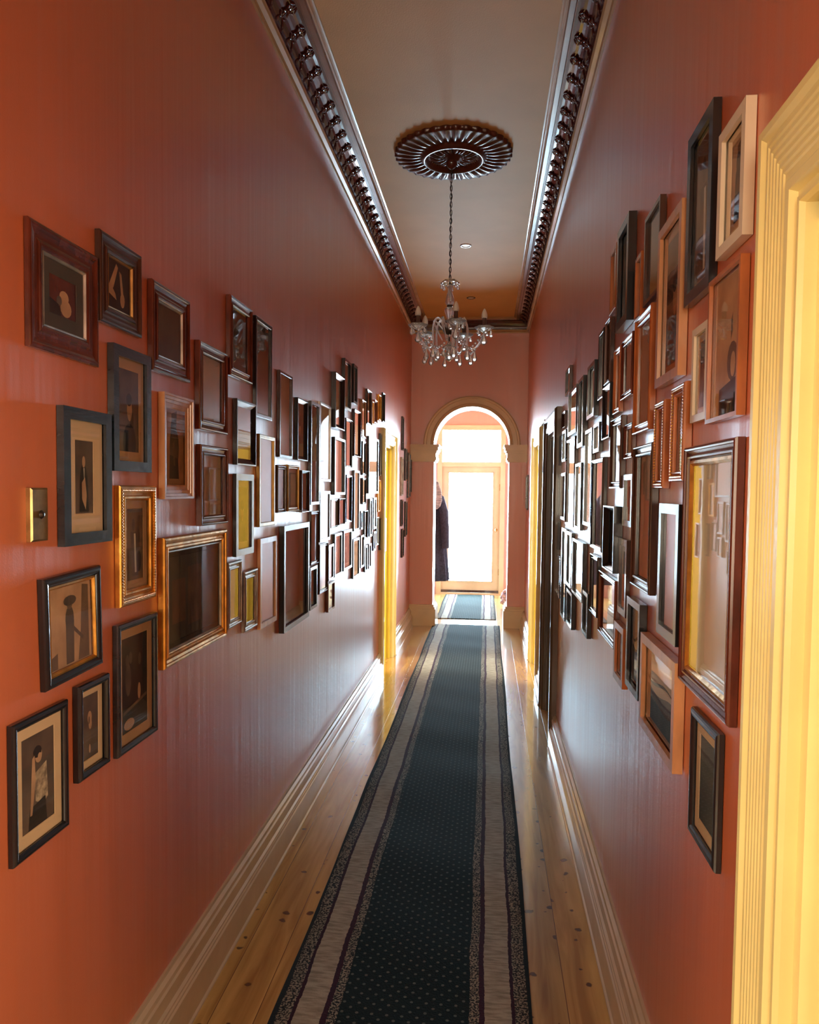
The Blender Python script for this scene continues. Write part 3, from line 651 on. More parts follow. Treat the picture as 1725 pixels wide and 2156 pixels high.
# ------------------------------------------------------------------ chandelier
def chandelier():
    root = empty('chandelier', (RX-.010, RY, 0))
    S = RY/1600.0
    def zz(y): return HC+(1031.5-y)*S
    top = ZC-.055; zt = zz(592)
    # canopy + chain
    m = MB(); m.lathe([(0, top+.01), (.030, top+.005), (.034, top-.012), (.022, top-.030), (.008, top-.040), (0, top-.042)], 'rose', n=20); m.obj('canopy', root)
    m = MB(); z = top-.04; i = 0; ll = .030
    while z > zt+.005:
        pts = []
        for j in range(13):
            a = 2*math.pi*j/12; u = .0065*math.cos(a); w = (ll*.62)*math.sin(a)
            pts.append((u if i % 2 == 0 else 0, 0 if i % 2 == 0 else u, z-ll/2+w))
        m.tube(pts, .0019, 'bronze', 5); z -= ll*.78; i += 1
    m.tube([(.003*math.sin(q*1.3), .003*math.cos(q*1.1), top-.04-(top-.04-zt)*q/24) for q in range(25)], .0022, 'bronze', 5)
    m.obj('chain', root)
    def drop(m, c, L, r, k='glass'):
        x, y, z = c
        m.ball((x, y, z-.004), .0055, k, 8)
        r *= 1.25
        m.lathe([(0, -.010), (r*.25, -.014), (r*.45, -L*.35), (r, -L*.72), (r*.75, -L*.88), (0, -L)], k, c=(x, y, z), n=6, smooth=False)
    # crown dish
    m = MB(); zc = zz(600)
    m.lathe([(.008, .010), (.020, .016), (.036, .012), (.048, .000), (.054, -.010), (.050, -.012), (.040, -.002), (.024, .006), (.008, .002)], 'glass', c=(0, 0, zc), n=40, fl=8, amp=.10)
    cr = m.obj('crown_dish', root)
    for j in range(6):
        a = 2*math.pi*(j+.3)/6; mm = MB(); drop(mm, (.050*math.cos(a), .050*math.sin(a), zc-.012), .030, .008); mm.obj('crystal_drop', cr)
    # stem
    m = MB(); z0 = zz(612)
    def seg(ys, rs): return [(r, zz(y)) for y, r in zip(ys, rs)]
    m.lathe(seg([604, 608, 614, 620, 626, 634, 641, 646, 648], [.010, .016, .012, .013, .018, .025, .027, .022, .012]), 'glass', n=12, smooth=False)
    m.obj('glass_stem', root); m = MB()
    m.lathe(seg([650, 653, 658, 664, 672, 684, 694], [.012, .026, .032, .026, .018, .016, .020]), 'glass', n=12, smooth=False)
    m.obj('glass_stem', root); m = MB()
    m.lathe(seg([722, 728, 733, 738, 742], [.010, .016, .022, .028, .010]), 'glass', n=12, smooth=False)
    m.obj('glass_stem', root)
    m = MB(); m.tube([(0, 0, zz(598)), (0, 0, zz(740))], .0045, 'bronze', 8)
    m.lathe(seg([647.5, 648, 650, 650.5], [0, .017, .017, 0]), 'bronze', n=16); m.lathe(seg([603, 603.5, 605, 605.5], [0, .014, .014, 0]), 'bronze', n=16)
    m.obj('metal_rod', root)
    m = MB(); m.lathe(seg([690, 692, 696, 700, 705, 710], [.0, .034, .040, .040, .030, .0]), 'bronze', n=24); m.obj('hub', root)
    # bottom finial dish and ball
    m = MB(); m.lathe(seg([728, 731, 736, 737, 733, 730], [.012, .030, .042, .040, .026, .010]), 'glass', n=32, fl=8, amp=.08); fd = m.obj('finial_dish', root)
    m = MB(); m.lathe(seg([738, 741, 746, 753, 759, 762, 763], [.006, .014, .024, .027, .020, .008, 0]), 'glass', n=10, smooth=False); m.obj('finial_ball', fd)
    for j in range(6):
        a = 2*math.pi*(j+.5)/6; mm = MB(); drop(mm, (.038*math.cos(a), .038*math.sin(a), zz(737)), .045, .011); mm.obj('crystal_drop', fd)
    # upper scrolls between arms
    for j in range(5):
        a = math.radians(-5+36+72*j); mm = MB(); pts = []
        for q in range(15):
            t = q/14; an = math.pi*(1.05*t)
            r = .030+.062*math.sin(an*.9); z = zz(700)+.074*math.sin(math.pi*t)*1.0 - .055*t*t
            pts.append((r*math.cos(a), r*math.sin(a), z))
        mm.tube(pts, [.007-.003*abs(q/7-1) for q in range(15)], 'glass', 6); mm.obj('glass_scroll', root)
    # arms
    ends = []
    RA = .205
    for j in range(5):
        a = math.radians(-5+72*j); ca, sa = math.cos(a), math.sin(a)
        mm = MB(); pts = []; rr = []
        key = [(.034, 700), (.050, 684), (.075, 676), (.098, 684), (.108, 704), (.104, 724), (.110, 735), (.130, 739), (.160, 735), (.186, 722), (.200, 710), (RA, 703)]
        for i in range(len(key)-1):
            p0 = key[max(0, i-1)]; p1 = key[i]; p2 = key[i+1]; p3 = key[min(len(key)-1, i+2)]
            for q in range(4):
                t = q/4
                def cr_(a0, a1, a2, a3): return .5*((2*a1)+(-a0+a2)*t+(2*a0-5*a1+4*a2-a3)*t*t+(-a0+3*a1-3*a2+a3)*t**3)
                r = cr_(p0[0], p1[0], p2[0], p3[0]); y = cr_(p0[1], p1[1], p2[1], p3[1]); pts.append((r*ca, r*sa, zz(y)))
        pts.append((RA*ca, RA*sa, zz(703)))
        mm.tube(pts, .0065, 'glass', 7); arm = mm.obj('arm', root)
        ex, ey, ez = RA*ca, RA*sa, zz(703); ends.append((ex, ey, ez))
        mm = MB(); mm.lathe([(.006, -.004), (.018, -.001), (.038, .008), (.054, .024), (.050, .027), (.034, .014), (.014, .005), (.006, .003)], 'glass', c=(ex, ey, ez), n=36, fl=6, amp=.10); mm.obj('drip_dish', arm)
        mm = MB(); mm.lathe([(0, .004), (.0125, .004), (.0115, .060), (.013, .063), (.0, .064)], 'sleeve', c=(ex, ey, ez+.012), n=14); mm.obj('candle_sleeve', arm)
        mm = MB(); mm.lathe([(.0, 0), (.0155, .001), (.0175, .010), (.0165, .024), (.0115, .040), (.005, .052), (0, .056)], 'bulb', c=(ex, ey, ez+.076), n=14); mm.obj('bulb', arm)
        for q in range(5):
            b_ = 2*math.pi*q/5+a; mm = MB(); drop(mm, (ex+.040*math.cos(b_), ey+.040*math.sin(b_), ez+.016), .040 if q else .055, .010); mm.obj('crystal_drop', arm)
        mm = MB(); drop(mm, (ex*.99, ey*.99, ez-.006), .075, .017); mm.obj('crystal_drop', arm)
        mm = MB(); drop(mm, (.150*ca, .150*sa, zz(738)), .080, .013); mm.obj('crystal_drop', arm)
        mm = MB(); drop(mm, (.106*ca, .106*sa, zz(735)), .070, .015); mm.obj('crystal_drop', arm)
    for j in range(5):
        p, q = Vector(ends[j]), Vector(ends[(j+1) % 5]); mm = MB(); n = 13
        for i in range(n+1):
            t = i/n; c = p.lerp(q, t); c = Vector((c.x*(1-.12*math.sin(math.pi*t)), c.y*(1-.12*math.sin(math.pi*t)), c.z-.005-.105*math.sin(math.pi*t)))
            mm.ball(tuple(c), .0085, 'glass', 8)
        mid = p.lerp(q, .5); sw = mm.obj('bead_swag', root)
        mm = MB(); drop(mm, (mid.x*.88, mid.y*.88, mid.z-.112), .072, .013); mm.obj('crystal_drop', sw)
    return tag(root, 'crystal chandelier with five unlit candle bulbs hanging from the ceiling on a chain', 'chandelier')
chandelier()

# ------------------------------------------------------------------ framed pictures
PROF = {
 'flat':  [(0,0),(0,1),(1,1),(1,.55)],
 'thin':  [(0,0),(0,.9),(.15,1),(.85,1),(1,.9),(1,.5)],
 'round': [(0,0),(0,.62),(.1,.86),(.28,.98),(.5,1),(.72,.93),(.9,.78),(1,.66),(1,.45)],
 'scoop': [(0,0),(0,.78),(.05,.93),(.13,1),(.2,.97),(.25,.84),(.33,.70),(.47,.60),(.62,.60),(.72,.70),(.76,.84),(.86,.86),(.93,.76),(1,.58),(1,.42)],
 'step':  [(0,0),(0,1),(.16,1),(.18,.84),(.38,.80),(.40,.62),(.62,.58),(.64,.44),(.88,.40),(1,.30)],
 'ridge': [(0,0),(0,.70),(.08,.92),(.2,1),(.3,.92),(.34,.74),(.5,.58),(.64,.66),(.72,.80),(.84,.80),(.9,.6),(1,.45)],
 'deep':  [(0,0),(0,1),(.22,1),(.30,.90),(1,.40)],
}
def ell(cx, cy, rx, ry, n=14, rot=0):
    out = []
    for i in range(n):
        a = 2*math.pi*i/n; x = rx*math.cos(a); y = ry*math.sin(a)
        out.append((cx+x*math.cos(rot)-y*math.sin(rot), cy+x*math.sin(rot)+y*math.cos(rot)))
    return out
def scene_polys(kind):
    if kind == 'sit': return 'p_dark', [(ell(.0,-.25,.45,.62), 'p_black'), ([(-.5,-.95),(.55,-.95),(.45,-.2),(-.4,-.2)], 'p_black'), (ell(0,.42,.17,.16), 'p_light'), ([(-.22,-.15),(.12,.0),(.3,-.5),(.18,-.9),(-.22,-.6)], 'p_light'), ([(-.05,.25),(.06,.25),(.03,-.1)], 'p_pale_sheen')]
    if kind == 'spot': return 'p_dark', [([(-.2,.15),(.55,.3),(.62,-.5),(.3,-.6),(-.15,-.45)], 'p_speck'), ([(-.5,-.55),(.45,-.45),(.55,-1),(-.6,-1)], 'p_black'), (ell(.05,.52,.22,.17), 'p_light'), (ell(-.02,.6,.26,.13), 'p_black'), ([(-.35,.5),(-.2,.55),(-.15,.0),(-.38,-.7),(-.5,-.7)], 'p_light'), (ell(.1,.46,.12,.1), 'p_light')]
    if kind == 'stand': return 'p_light', [([(-.95,-1),(-.6,-1),(-.6,-.6),(-.95,-.7)], 'p_mid'), ([(.35,-1),(.9,-1),(.9,.9),(.6,.95),(.5,-.2)], 'p_mid'), (ell(-.02,.15,.2,.34), 'p_dark'), ([(-.2,.1),(.18,.1),(.14,-.98),(-.22,-.98)], 'p_dark'), (ell(-.02,.52,.13,.12), 'p_mid'), (ell(0,.62,.3,.13), 'p_dark'), ([(.15,-.05),(.6,-.4),(.58,-.5),(.12,-.15)], 'p_dark')]
    if kind == 'flower': return 'p_dark', [(ell(.0,.28,.26,.2), 'p_light'), (ell(.05,.08,.2,.18), 'p_light'), (ell(-.08,.2,.1,.12), 'p_mid'), (ell(.0,-.3,.12,.2), 'p_mid'), (ell(-.05,-.7,.1,.14), 'p_light')]
    if kind == 'group': return 'p_black', [(ell(-.55,.5,.13,.14), 'p_dark'), (ell(-.3,.55,.12,.13), 'p_dark'), (ell(-.5,.1,.22,.35), 'p_dark'), (ell(.35,-.25,.12,.18), 'p_light'), (ell(.4,.45,.12,.14), 'p_dark'), ([(-.9,-.55),(.95,-.35),(.95,-.42),(-.9,-.62)], 'p_mid'), (ell(-.45,-.85,.4,.12), 'p_light')]
    if kind == 'torso': return 'p_dark', [([(-1,.9),(-.2,1),(-.35,.3),(-.7,-.2),(-1,-.1)], 'p_light'), (ell(.12,.05,.35,.34), 'p_light'), (ell(.25,-.5,.42,.45), 'p_light'), (ell(-.25,-.2,.2,.25), 'p_dark'), ([(-1,-.2),(-.3,-.4),(-.1,-1),(-1,-1)], 'p_black')]
    if kind == 'legs': return 'p_black', [([(-.1,.95),(.05,.8),(-.35,-.1),(-.8,-.5),(-.85,-.25)], 'p_light'), ([(.15,.7),(.35,.6),(.5,-.2),(.3,-.3)], 'p_light'), (ell(.42,-.5,.2,.32), 'p_light'), ([(-.85,-.4),(-.1,-.6),(-.2,-.35),(-.5,-.1)], 'p_light')]
    if kind == 'dress': return 'p_mid', [(ell(-.15,.55,.18,.18), 'p_dark'), ([(-.5,.35),(.2,.35),(.45,-.9),(-.4,-.9)], 'p_dark'), ([(-.1,.3),(.1,.3),(.2,-.8),(.0,-.8)], 'p_pale_sheen'), (ell(.4,.1,.25,.4), 'p_dark'), (ell(.5,-.5,.3,.3), 'p_black')]
    if kind == 'bust': return 'p_mid', [(ell(0,-.75,.7,.5), 'p_dark'), (ell(0,.1,.3,.34), 'p_light'), (ell(0,.34,.34,.2), 'p_dark')]
    if kind == 'bust2': return 'p_dark', [(ell(.1,-.8,.65,.5), 'p_black'), (ell(.1,.05,.25,.3), 'p_light'), (ell(.05,.28,.28,.16), 'p_black')]
    if kind == 'street': return 'p_light', [([(-1,.2),(-.3,.9),(.6,1),(.6,-.2),(-1,-.4)], 'p_light'), ([(.1,.35),(.2,.45),(.2,.15),(.1,.05)], 'p_dark'), ([(.5,.45),(.62,.5),(.62,.2),(.5,.15)], 'p_dark'), (ell(.25,-.25,.35,.28), 'p_dark'), (ell(.3,-.3,.16,.18), 'p_light'), ([(-.6,-.6),(.95,-.45),(.95,-1),(-.6,-1)], 'p_black'), (ell(.8,-.1,.2,.5), 'p_mid')]
    if kind == 'portrait': return 'p_light', [([(-.3,.9),(.3,1),(.2,.3),(-.2,.3)], 'p_mid'), (ell(0,.0,.5,.6), 'p_dark'), (ell(-.1,.5,.3,.25), 'p_dark'), ([(-.5,-.2),(.4,-.3),(.5,-.85),(-.55,-.85)], 'p_black'), ([(-.2,.1),(.0,.2),(.1,-.5),(-.1,-.5)], 'p_mid')]
    if kind == 'bands':
        out = []
        for z0, k_ in ((.55, 'p_pale_sheen'), (.18, 'p_blue'), (.12, 'mat_white'), (-.05, 'p_green'), (-.25, 'p_dark'), (-.35, 'p_blue')):
            out.append(([(-1, z0)] + [(x/6, z0+.09*math.sin(x*.55+z0*6)) for x in range(-5, 6)] + [(1, z0-.05), (1, -1), (-1, -1)], k_))
        return 'mat_white', out
    if kind == 'sheets': return 'p_green', [([(-.85,-.6),(-.35,-.6),(-.35,.45),(-.85,.45)], 'p_mid'), ([(-.25,-.75),(.3,-.75),(.3,.7),(-.25,.7)], 'p_mid')]
    if kind == 'pale': return 'p_pale_sheen', [([(-.5,-.8),(.6,-.8),(.6,.85),(-.5,.85)], 'p_pale_sheen')]  # blank pale sheet, paints the reflection seen in the glass
    if kind == 'sketch': return 'p_pale_sheen', [(ell(0,.2,.45,.3), 'mat_white'), (ell(0,.2,.18,.1), 'p_mid'), ([(-.8,-.3),(.8,-.2),(.8,-.26),(-.8,-.36)], 'p_mid')]
    return 'p_green', []
def prect(m, x0, x1, z0, z1, y, k): m.poly([(x0, y, z0), (x1, y, z0), (x1, y, z1), (x0, y, z1)], k)
def picture(name, W_, H_, t, bw, prof, fk, mk, mw, kind, lining=None, beads=None):
    root = empty(name, (0, 0, 0))
    P = PROF[prof]; m = MB()
    def ring(pts, k):
        rows = [[(sx*(W_/2-d), -y, sz*(H_/2-d)) for d, y in pts] for sx, sz in ((-1,-1),(1,-1),(1,1),(-1,1))]
        m.grid(rows, k, closed_v=True, smooth=False)
    pts = [(d*bw, y*t) for d, y in P]
    ring(pts, fk)
    # back board closes the frame behind
    m.poly([(-W_/2, 0, -H_/2), (-W_/2, 0, H_/2), (W_/2, 0, H_/2), (W_/2, 0, -H_/2)], fk)
    m.obj('frame', root)
    iy = pts[-1][1]; iw, ih = W_/2-bw, H_/2-bw
    if lining:
        m = MB(); lw = lining[1]
        rows = [[(sx*(iw-a), -b_, sz*(ih-a)) for a, b_ in ((0, iy+.001), (0, iy+.003), (lw*.5, iy+.004), (lw, iy-.001), (lw, iy-.004))] for sx, sz in ((-1,-1),(1,-1),(1,1),(-1,1))]
        m.grid(rows, lining[0], closed_v=True, smooth=False); m.obj('inner_lining', root); iw -= lw; ih -= lw
    if beads:
        m = MB(); r = beads[1]; off = beads[2]
        for sz in (-1, 1):
            n = int((W_-2*off)/(2.05*r))
            for i in range(n+1): m.ball((-W_/2+off+(W_-2*off)*i/n, -t*.86, sz*(H_/2-off)), r, beads[0], 6)
        for sx in (-1, 1):
            n = int((H_-2*off)/(2.05*r))
            for i in range(1, n): m.ball((sx*(W_/2-off), -t*.86, -H_/2+off+(H_-2*off)*i/n), r, beads[0], 6)
        m.obj('beading', root)
    yb = iy-.006 if iy > .012 else iy*.5
    px, pz = iw, ih
    if mk:
        px, pz = iw-mw, ih-mw*1.1
        m = MB()
        rows = [[(sx*a[0], -(yb-.001*a[2]), sz*a[1]) for a in ((iw+.002, ih+.002, 0), (px, pz, 0), (px-.0015, pz-.0015, 1.4))] for sx, sz in ((-1,-1),(1,-1),(1,1),(-1,1))]
        m.grid(rows, mk, closed_v=True, smooth=False); m.obj('mount', root)
    base, pol = scene_polys(kind)
    m = MB(); y = -(yb-.0025); prect(m, -px-.001, px+.001, -pz-.001, pz+.001, y, base)
    for i, (pl, k) in enumerate(pol):
        m.poly([(max(-1, min(1, a))*px*.985, y-.00015*(i+1), max(-1, min(1, b_))*pz*.985) for a, b_ in pl], k)
    m.obj('print', root)
    m = MB(); m.box((-iw-.001, -(yb+.0035), -ih-.001), (iw+.001, -(yb+.0015), ih+.001), 'pane'); m.obj('glass', root)
    return root

# side, near x, far x, top, bottom (image points of the front face's near edge), thickness, border, profile,
# frame, mount, mount width, picture, tilt, (lining), (beads), label
PICS = [
 ('L',61,214,455,727,.024,.072,'scoop','mahogany','mat_grey',.030,'torso',0,('silver',.006),None,'largest mahogany moulded frame at top left of the wall, dark mount around a sepia nude'),
 ('L',207,299,478,672,.032,.060,'scoop','dark_brown',None,0,'legs',0,('dark_gold',.005),None,'dark brown moulded frame with bare legs on black, behind the largest mahogany frame'),
 ('L',322,401,586,778,.036,.055,'scoop','mahogany',None,0,'green',0,('silver',.005),None,'mahogany moulded frame with blank grey green picture, top row of the left wall'),
 ('L',239,318,721,991,.035,.032,'flat','blue_black','mat_tan',.050,'bust2',0,None,None,'blue-black flat frame with tan mount, between the largest mahogany frame and gold beaded frame'),
 ('L',134,235,853,1152,.035,.035,'flat','blue_black','mat_cream',.066,'sit',0,None,None,'blue-black flat frame with seated figure on tan mount, just right of the brass switch'),
 ('L',346,408,824,1051,.040,.050,'step','light_wood',None,0,'portrait',0,None,None,'pale stepped wood frame around a dark portrait, on the left wall above the gold frame'),
 ('L',421,480,715,903,.040,.045,'scoop','mahogany',None,0,'pale',0,None,None,'mahogany moulded frame above an identical reddish frame, left wall upper row'),
 ('L',486,532,619,789,.040,.042,'scoop','mahogany',None,0,'green',0,None,None,'mahogany moulded frame mirroring the chandelier, beside the tall narrow black frame'),
 ('L',539,573,663,876,.030,.020,'thin','black',None,0,'green',0,None,None,'tall narrow black frame reflecting the chandelier, top row of the left wall'),
 ('L',499,539,838,978,.038,.030,'deep','black',None,0,'pale',0,None,None,'black frame hung directly under the mahogany frame that reflects the chandelier'),
 ('L',424,481,935,1108,.040,.040,'scoop','mahogany',None,0,'pale',0,None,None,'mahogany moulded frame directly above the big gold frame on the left wall'),
 ('L',497,534,997,1173,.030,.030,'flat','black','mat_white',.02,'bust',0,None,None,'black frame with pale mount right of the mahogany frame above the big gold frame'),
 ('L',546,579,913,1110,.030,.020,'thin','dark_gold',None,0,'pale',0,None,None,'slim dull gold upright frame with painted pale reflection, middle of the left wall'),
 ('L',589,616,778,962,.030,.016,'thin','dark_brown',None,0,'pale',0,None,None,'tall slim brown frame, left wall top row right of the narrow black one'),
 ('L',347,479,1133,1412,.045,.050,'ridge','gold','mat_grey',.012,'sheets',0,('silver',.006),None,'big landscape gold frame with dark picture, lowest gold frame on the left wall'),
 ('L',481,510,1186,1326,.025,.045,'ridge','silver',None,0,'dark',0,None,None,'small tarnished silver frame touching the right edge of the big gold frame'),
 ('L',515,543,1205,1333,.030,.045,'ridge','silver',None,0,'dark',0,None,None,'smaller tarnished silver frame, second to the right of the big gold frame'),
 ('L',548,583,1135,1326,.030,.026,'flat','light_wood',None,0,'pale',0,None,None,'light wood upright frame between the silver frame and the big black frame'),
 ('L',598,651,1108,1334,.050,.030,'flat','black',None,0,'green',0,None,None,'biggest plain black frame on the left wall, at the bottom edge of the display'),
 ('L',96,216,1216,1456,.035,.026,'round','black',None,0,'stand',-2,('gold',.008),None,'rounded black frame with gold inner edge and standing figure, below the switch'),
 ('L',29,146,1529,1832,.030,.022,'round','black','mat_cream',.045,'spot',0,None,None,'black frame with cream mount and spotted shirt figure, lowest on the left wall'),
 ('L',169,233,1447,1651,.040,.026,'round','black','mat_cream',.034,'flower',0,None,None,'small thick black frame with cream mount and pale flower, bottom left of the wall'),
 ('L',250,333,1318,1599,.035,.022,'round','blue_black','mat_tan',.022,'group',0,None,None,'tall black frame with dark group picture under the gold beaded frame'),
 ('L',254,330,1022,1281,.035,.048,'ridge','gold','mat_tan',.030,'dress',0,None,('gold',.0036,.012),'gold beaded upright frame left of the big gold frame'),
 ('L',627,648,836,968,.040,.025,'deep','black',None,0,'bust'),
 ('L',655,673,843,1063,.035,.018,'flat','blue_black',None,0,'green'),
 ('L',674,697,844,1013,.030,.018,'thin','silver',None,0,'pale'),
 ('L',707,726,782,900,.060,.035,'deep','black',None,0,'pale'),
 ('L',726,740,753,860,.045,.020,'flat','black',None,0,'green'),
 ('L',745,753,765,848,.040,.020,'flat','black',None,0,'green'),
 ('L',585,603,979,1080,.030,.022,'ridge','dark_brown',None,0,'dark'),
 ('L',607,630,978,1077,.030,.022,'ridge','dark_gold',None,0,'pale'),
 ('L',636,652,990,1079,.035,.020,'deep','dark_brown',None,0,'dark'),
 ('L',655,671,1077,1191,.030,.022,'scoop','dark_brown',None,0,'dark'),
 ('L',653,668,1196,1286,.040,.020,'flat','black',None,0,'dark'),
 ('L',674,695,1034,1142,.028,.020,'flat','black','mat_white',.02,'bust'),
 ('L',697,711,1052,1113,.030,.014,'scoop','dark_brown',None,0,'dark'),
 ('L',715,727,1050,1106,.030,.014,'deep','dark_brown',None,0,'dark'),
 ('L',705,727,919,1042,.045,.018,'flat','black',None,0,'pale'),
 ('L',673,691,1147,1252,.030,.022,'scoop','dark_brown',None,0,'dark'),
 ('L',691,705,1230,1290,.035,.014,'flat','mahogany',None,0,'dark'),
 ('L',692,703,1148,1224,.030,.018,'flat','black','mat_white',.015,'bust'),
 ('L',705,720,1125,1216,.030,.018,'flat','black','mat_white',.02,'bust'),
 ('L',724,741,1118,1203,.035,.020,'flat','blue_black','mat_white',.02,'bust'),
 ('L',744,757,1136,1219,.030,.018,'flat','black','mat_white',.02,'bust'),
 ('L',760,767,1128,1196,.030,.016,'flat','black',None,0,'pale'),
 ('L',769,774,1150,1205,.030,.016,'flat','black',None,0,'pale'),
 ('L',777,782,1146,1198,.030,.016,'thin','dark_brown',None,0,'pale'),
 ('L',729,742,879,984,.035,.020,'ridge','black',None,0,'pale'),
 ('L',747,760,860,960,.040,.020,'deep','dark_brown',None,0,'pale'),
 ('L',763,771,840,920,.035,.018,'ridge','light_wood',None,0,'dark'),
 ('L',774,783,818,892,.040,.020,'ridge','dark_brown',None,0,'dark'),
 ('L',784,788,842,894,.030,.018,'thin','gold',None,0,'dark'),
 ('L',790,795,841,890,.035,.018,'ridge','orange_wood',None,0,'dark'),
 ('L',799,803,830,884,.035,.018,'ridge','gold',None,0,'dark'),
 ('L',807,811,826,888,.035,.018,'ridge','black',None,0,'dark'),
 ('L',777,797,917,1039,.035,.018,'flat','black',None,0,'pale'),
 ('L',764,771,928,1000,.035,.018,'ridge','black',None,0,'pale'),
 ('L',801,805,912,1002,.035,.016,'thin','black',None,0,'pale'),
 ('L',808,813,912,978,.035,.016,'thin','black',None,0,'pale'),
 ('L',764,771,1006,1062,.030,.018,'ridge','black',None,0,'dark'),
 ('L',730,741,1000,1100,.035,.020,'deep','black',None,0,'pale',1.5),
 ('L',746,757,990,1119,.030,.018,'flat','dark_brown',None,0,'pale'),
 ('L',760,764,1076,1115,.030,.014,'flat','black',None,0,'dark'),
 ('L',768,775,1076,1136,.035,.018,'deep','black',None,0,'dark'),
 ('L',779,784,1050,1130,.030,.018,'flat','black','mat_white',.015,'bust'),
 ('L',787,793,1048,1114,.030,.018,'flat','black','mat_white',.015,'bust'),
 ('L',797,802,1010,1078,.035,.018,'thin','gold',None,0,'dark'),
 ('L',806,812,1000,1075,.035,.018,'thin','orange_wood',None,0,'dark'),
 ('L',793,798,1090,1148,.035,.018,'deep','black',None,0,'dark'),
 ('L',801,805,1092,1158,.035,.018,'deep','black',None,0,'dark'),
 ('L',809,813,1092,1162,.030,.018,'flat','orange_wood',None,0,'dark'),
 ('L',787,791,1120,1160,.030,.014,'flat','black',None,0,'pale'),
 # beyond the yellow doorway
 ('F',848,851,876,948,.035,.018,'thin','black',None,0,'pale'),
 ('F',846,850,962,1044,.035,.018,'thin','silver',None,0,'pale'),
 ('F',854,858,944,1012,.035,.018,'flat','black',None,0,'pale'),
 ('F',860,865,953,1048,.035,.018,'flat','blue_black',None,0,'pale'),
 ('F',867,871,968,1036,.035,.018,'flat','blue_black',None,0,'pale'),
 ('F',867,871,1040,1088,.035,.018,'thin','orange_wood',None,0,'dark'),
 ('F',846,849,1052,1108,.035,.018,'flat','black','mat_white',.015,'bust'),
 ('F',847,851,1114,1174,.035,.018,'flat','black','mat_white',.015,'bust'),
 ('F',854,858,1056,1130,.035,.018,'flat','blue_black',None,0,'pale'),
 # right wall
 ('R',1569,1512,207,489,.040,.032,'flat','white','mat_cream',.045,'portrait',0,None,None,'thick cream box frame at top right beside the yellow door casing'),
 ('R',1499,1446,214,596,.035,.032,'flat','black',None,0,'dress',0,None,None,'tall black box frame in the top row, next to the cream box frame'),
 ('R',1557,1490,538,872,.035,.010,'flat','orange_wood',None,0,'street',0,None,None,'orange-brown box frame with an old street scene, below the cream box frame'),
 ('R',1490,1457,673,880,.028,.020,'flat','white','mat_tan',.02,'bust2',0,None,None,'small cream frame half hidden behind the old street scene'),
 ('R',1540,1433,921,1541,.040,.038,'ridge','mahogany',None,0,'pale',0,('gold',.012),None,'very large mahogany frame with gold inner edge and painted pale reflection beside the casing'),
 ('R',1507,1451,1542,1847,.032,.026,'round','black','mat_cream',.028,'p',0,None,None,'black frame with cream mount, lowest and nearest on the right wall'),
 ('R',1433,1383,424,787,.042,.028,'flat','light_wood','mat_tan',.020,'bust2',0,None,None,'large light wood frame whose glass mirrors the chandelier, right wall top row'),
 ('R',1390,1357,412,610,.035,.014,'flat','dark_brown',None,0,'p_mid',0,None,None,'dark brown flat frame partly behind the large light wood one'),
 ('R',1323,1299,449,670,.055,.035,'flat','black',None,0,'p_dark',0,None,None,'thick black box frame in the top row of the right wall'),
 ('R',1298,1285,512,645,.030,.020,'thin','orange_wood',None,0,'dark',0,None,None,'narrow orange wood frame just beyond the thick black box frame'),
 ('R',1350,1337,530,668,.030,.020,'thin','orange_wood',None,0,'dark',0,None,None,'narrow orange wood frame between the thick black box frame and dark brown flat frame'),
 ('R',1369,1335,628,902,.040,.034,'scoop','orange_wood',None,0,'pale',0,None,None,'tall orange-brown moulded frame under the narrow orange wood frame'),
 ('R',1331,1308,698,828,.035,.026,'scoop','mahogany',None,0,'pale',0,None,None,'small mahogany moulded frame left of the tall orange-brown moulded frame'),
 ('R',1305,1292,728,865,.035,.022,'scoop','orange_wood',None,0,'pale',0,None,None,'small orange-brown frame with pale edge left of the small mahogany frame'),
 ('R',1397,1376,841,1028,.040,.034,'ridge','orange_wood',None,0,'dark',0,None,('gold',.0034,.010),'left one of the two orange-brown beaded frames hanging side by side'),
 ('R',1440,1411,803,1013,.042,.036,'ridge','orange_wood',None,0,'dark',0,None,('gold',.0034,.010),'right one of the two orange-brown beaded frames hanging side by side'),
 ('R',1370,1330,931,1257,.045,.040,'scoop','dark_brown',None,0,'pale',0,None,None,'tall dark brown moulded frame beneath the two beaded frames'),
 ('R',1427,1386,1062,1366,.032,.030,'flat','black',None,0,'p_mid',0,None,None,'tall flat black frame left of the very large mahogany frame'),
 ('R',1420,1348,1394,1635,.050,.030,'flat','light_wood',None,0,'bands',0,None,None,'light wood box frame with a seascape in wavy bands, lowest row of the right wall'),
 ('R',1346,1319,1272,1480,.045,.026,'flat','black',None,0,'bands',0,None,None,'black box frame with a banded landscape left of the seascape frame'),
 ('R',1312,1293,1323,1454,.040,.030,'flat','orange_wood',None,0,'dark',0,None,None,'orange wood box frame at the bottom left of the seascape frame'),
 ('R',1319,1300,1137,1304,.028,.030,'flat','dark_brown','mat_white',.02,'bust',0,None,None,'narrow frame with pale mount right of the thick black box in the middle row'),
 ('R',1295,1270,1067,1211,.065,.026,'deep','black',None,0,'dark',0,None,None,'thickest black box frame in the middle row of the right wall'),
 ('R',1331,1312,998,1111,.028,.022,'flat','black','mat_white',.02,'bust'),
 ('R',1331,1314,888,963,.030,.022,'scoop','mahogany',None,0,'pale'),
 ('R',1284,1273,668,802,.040,.022,'ridge','dark_brown',None,0,'dark'),
 ('R',1271,1260,690,834,.035,.018,'thin','black',None,0,'pale'),
 ('R',1252,1237,758,874,.045,.020,'flat','black',None,0,'pale'),
 ('R',1228,1217,791,938,.050,.022,'flat','black',None,0,'pale'),
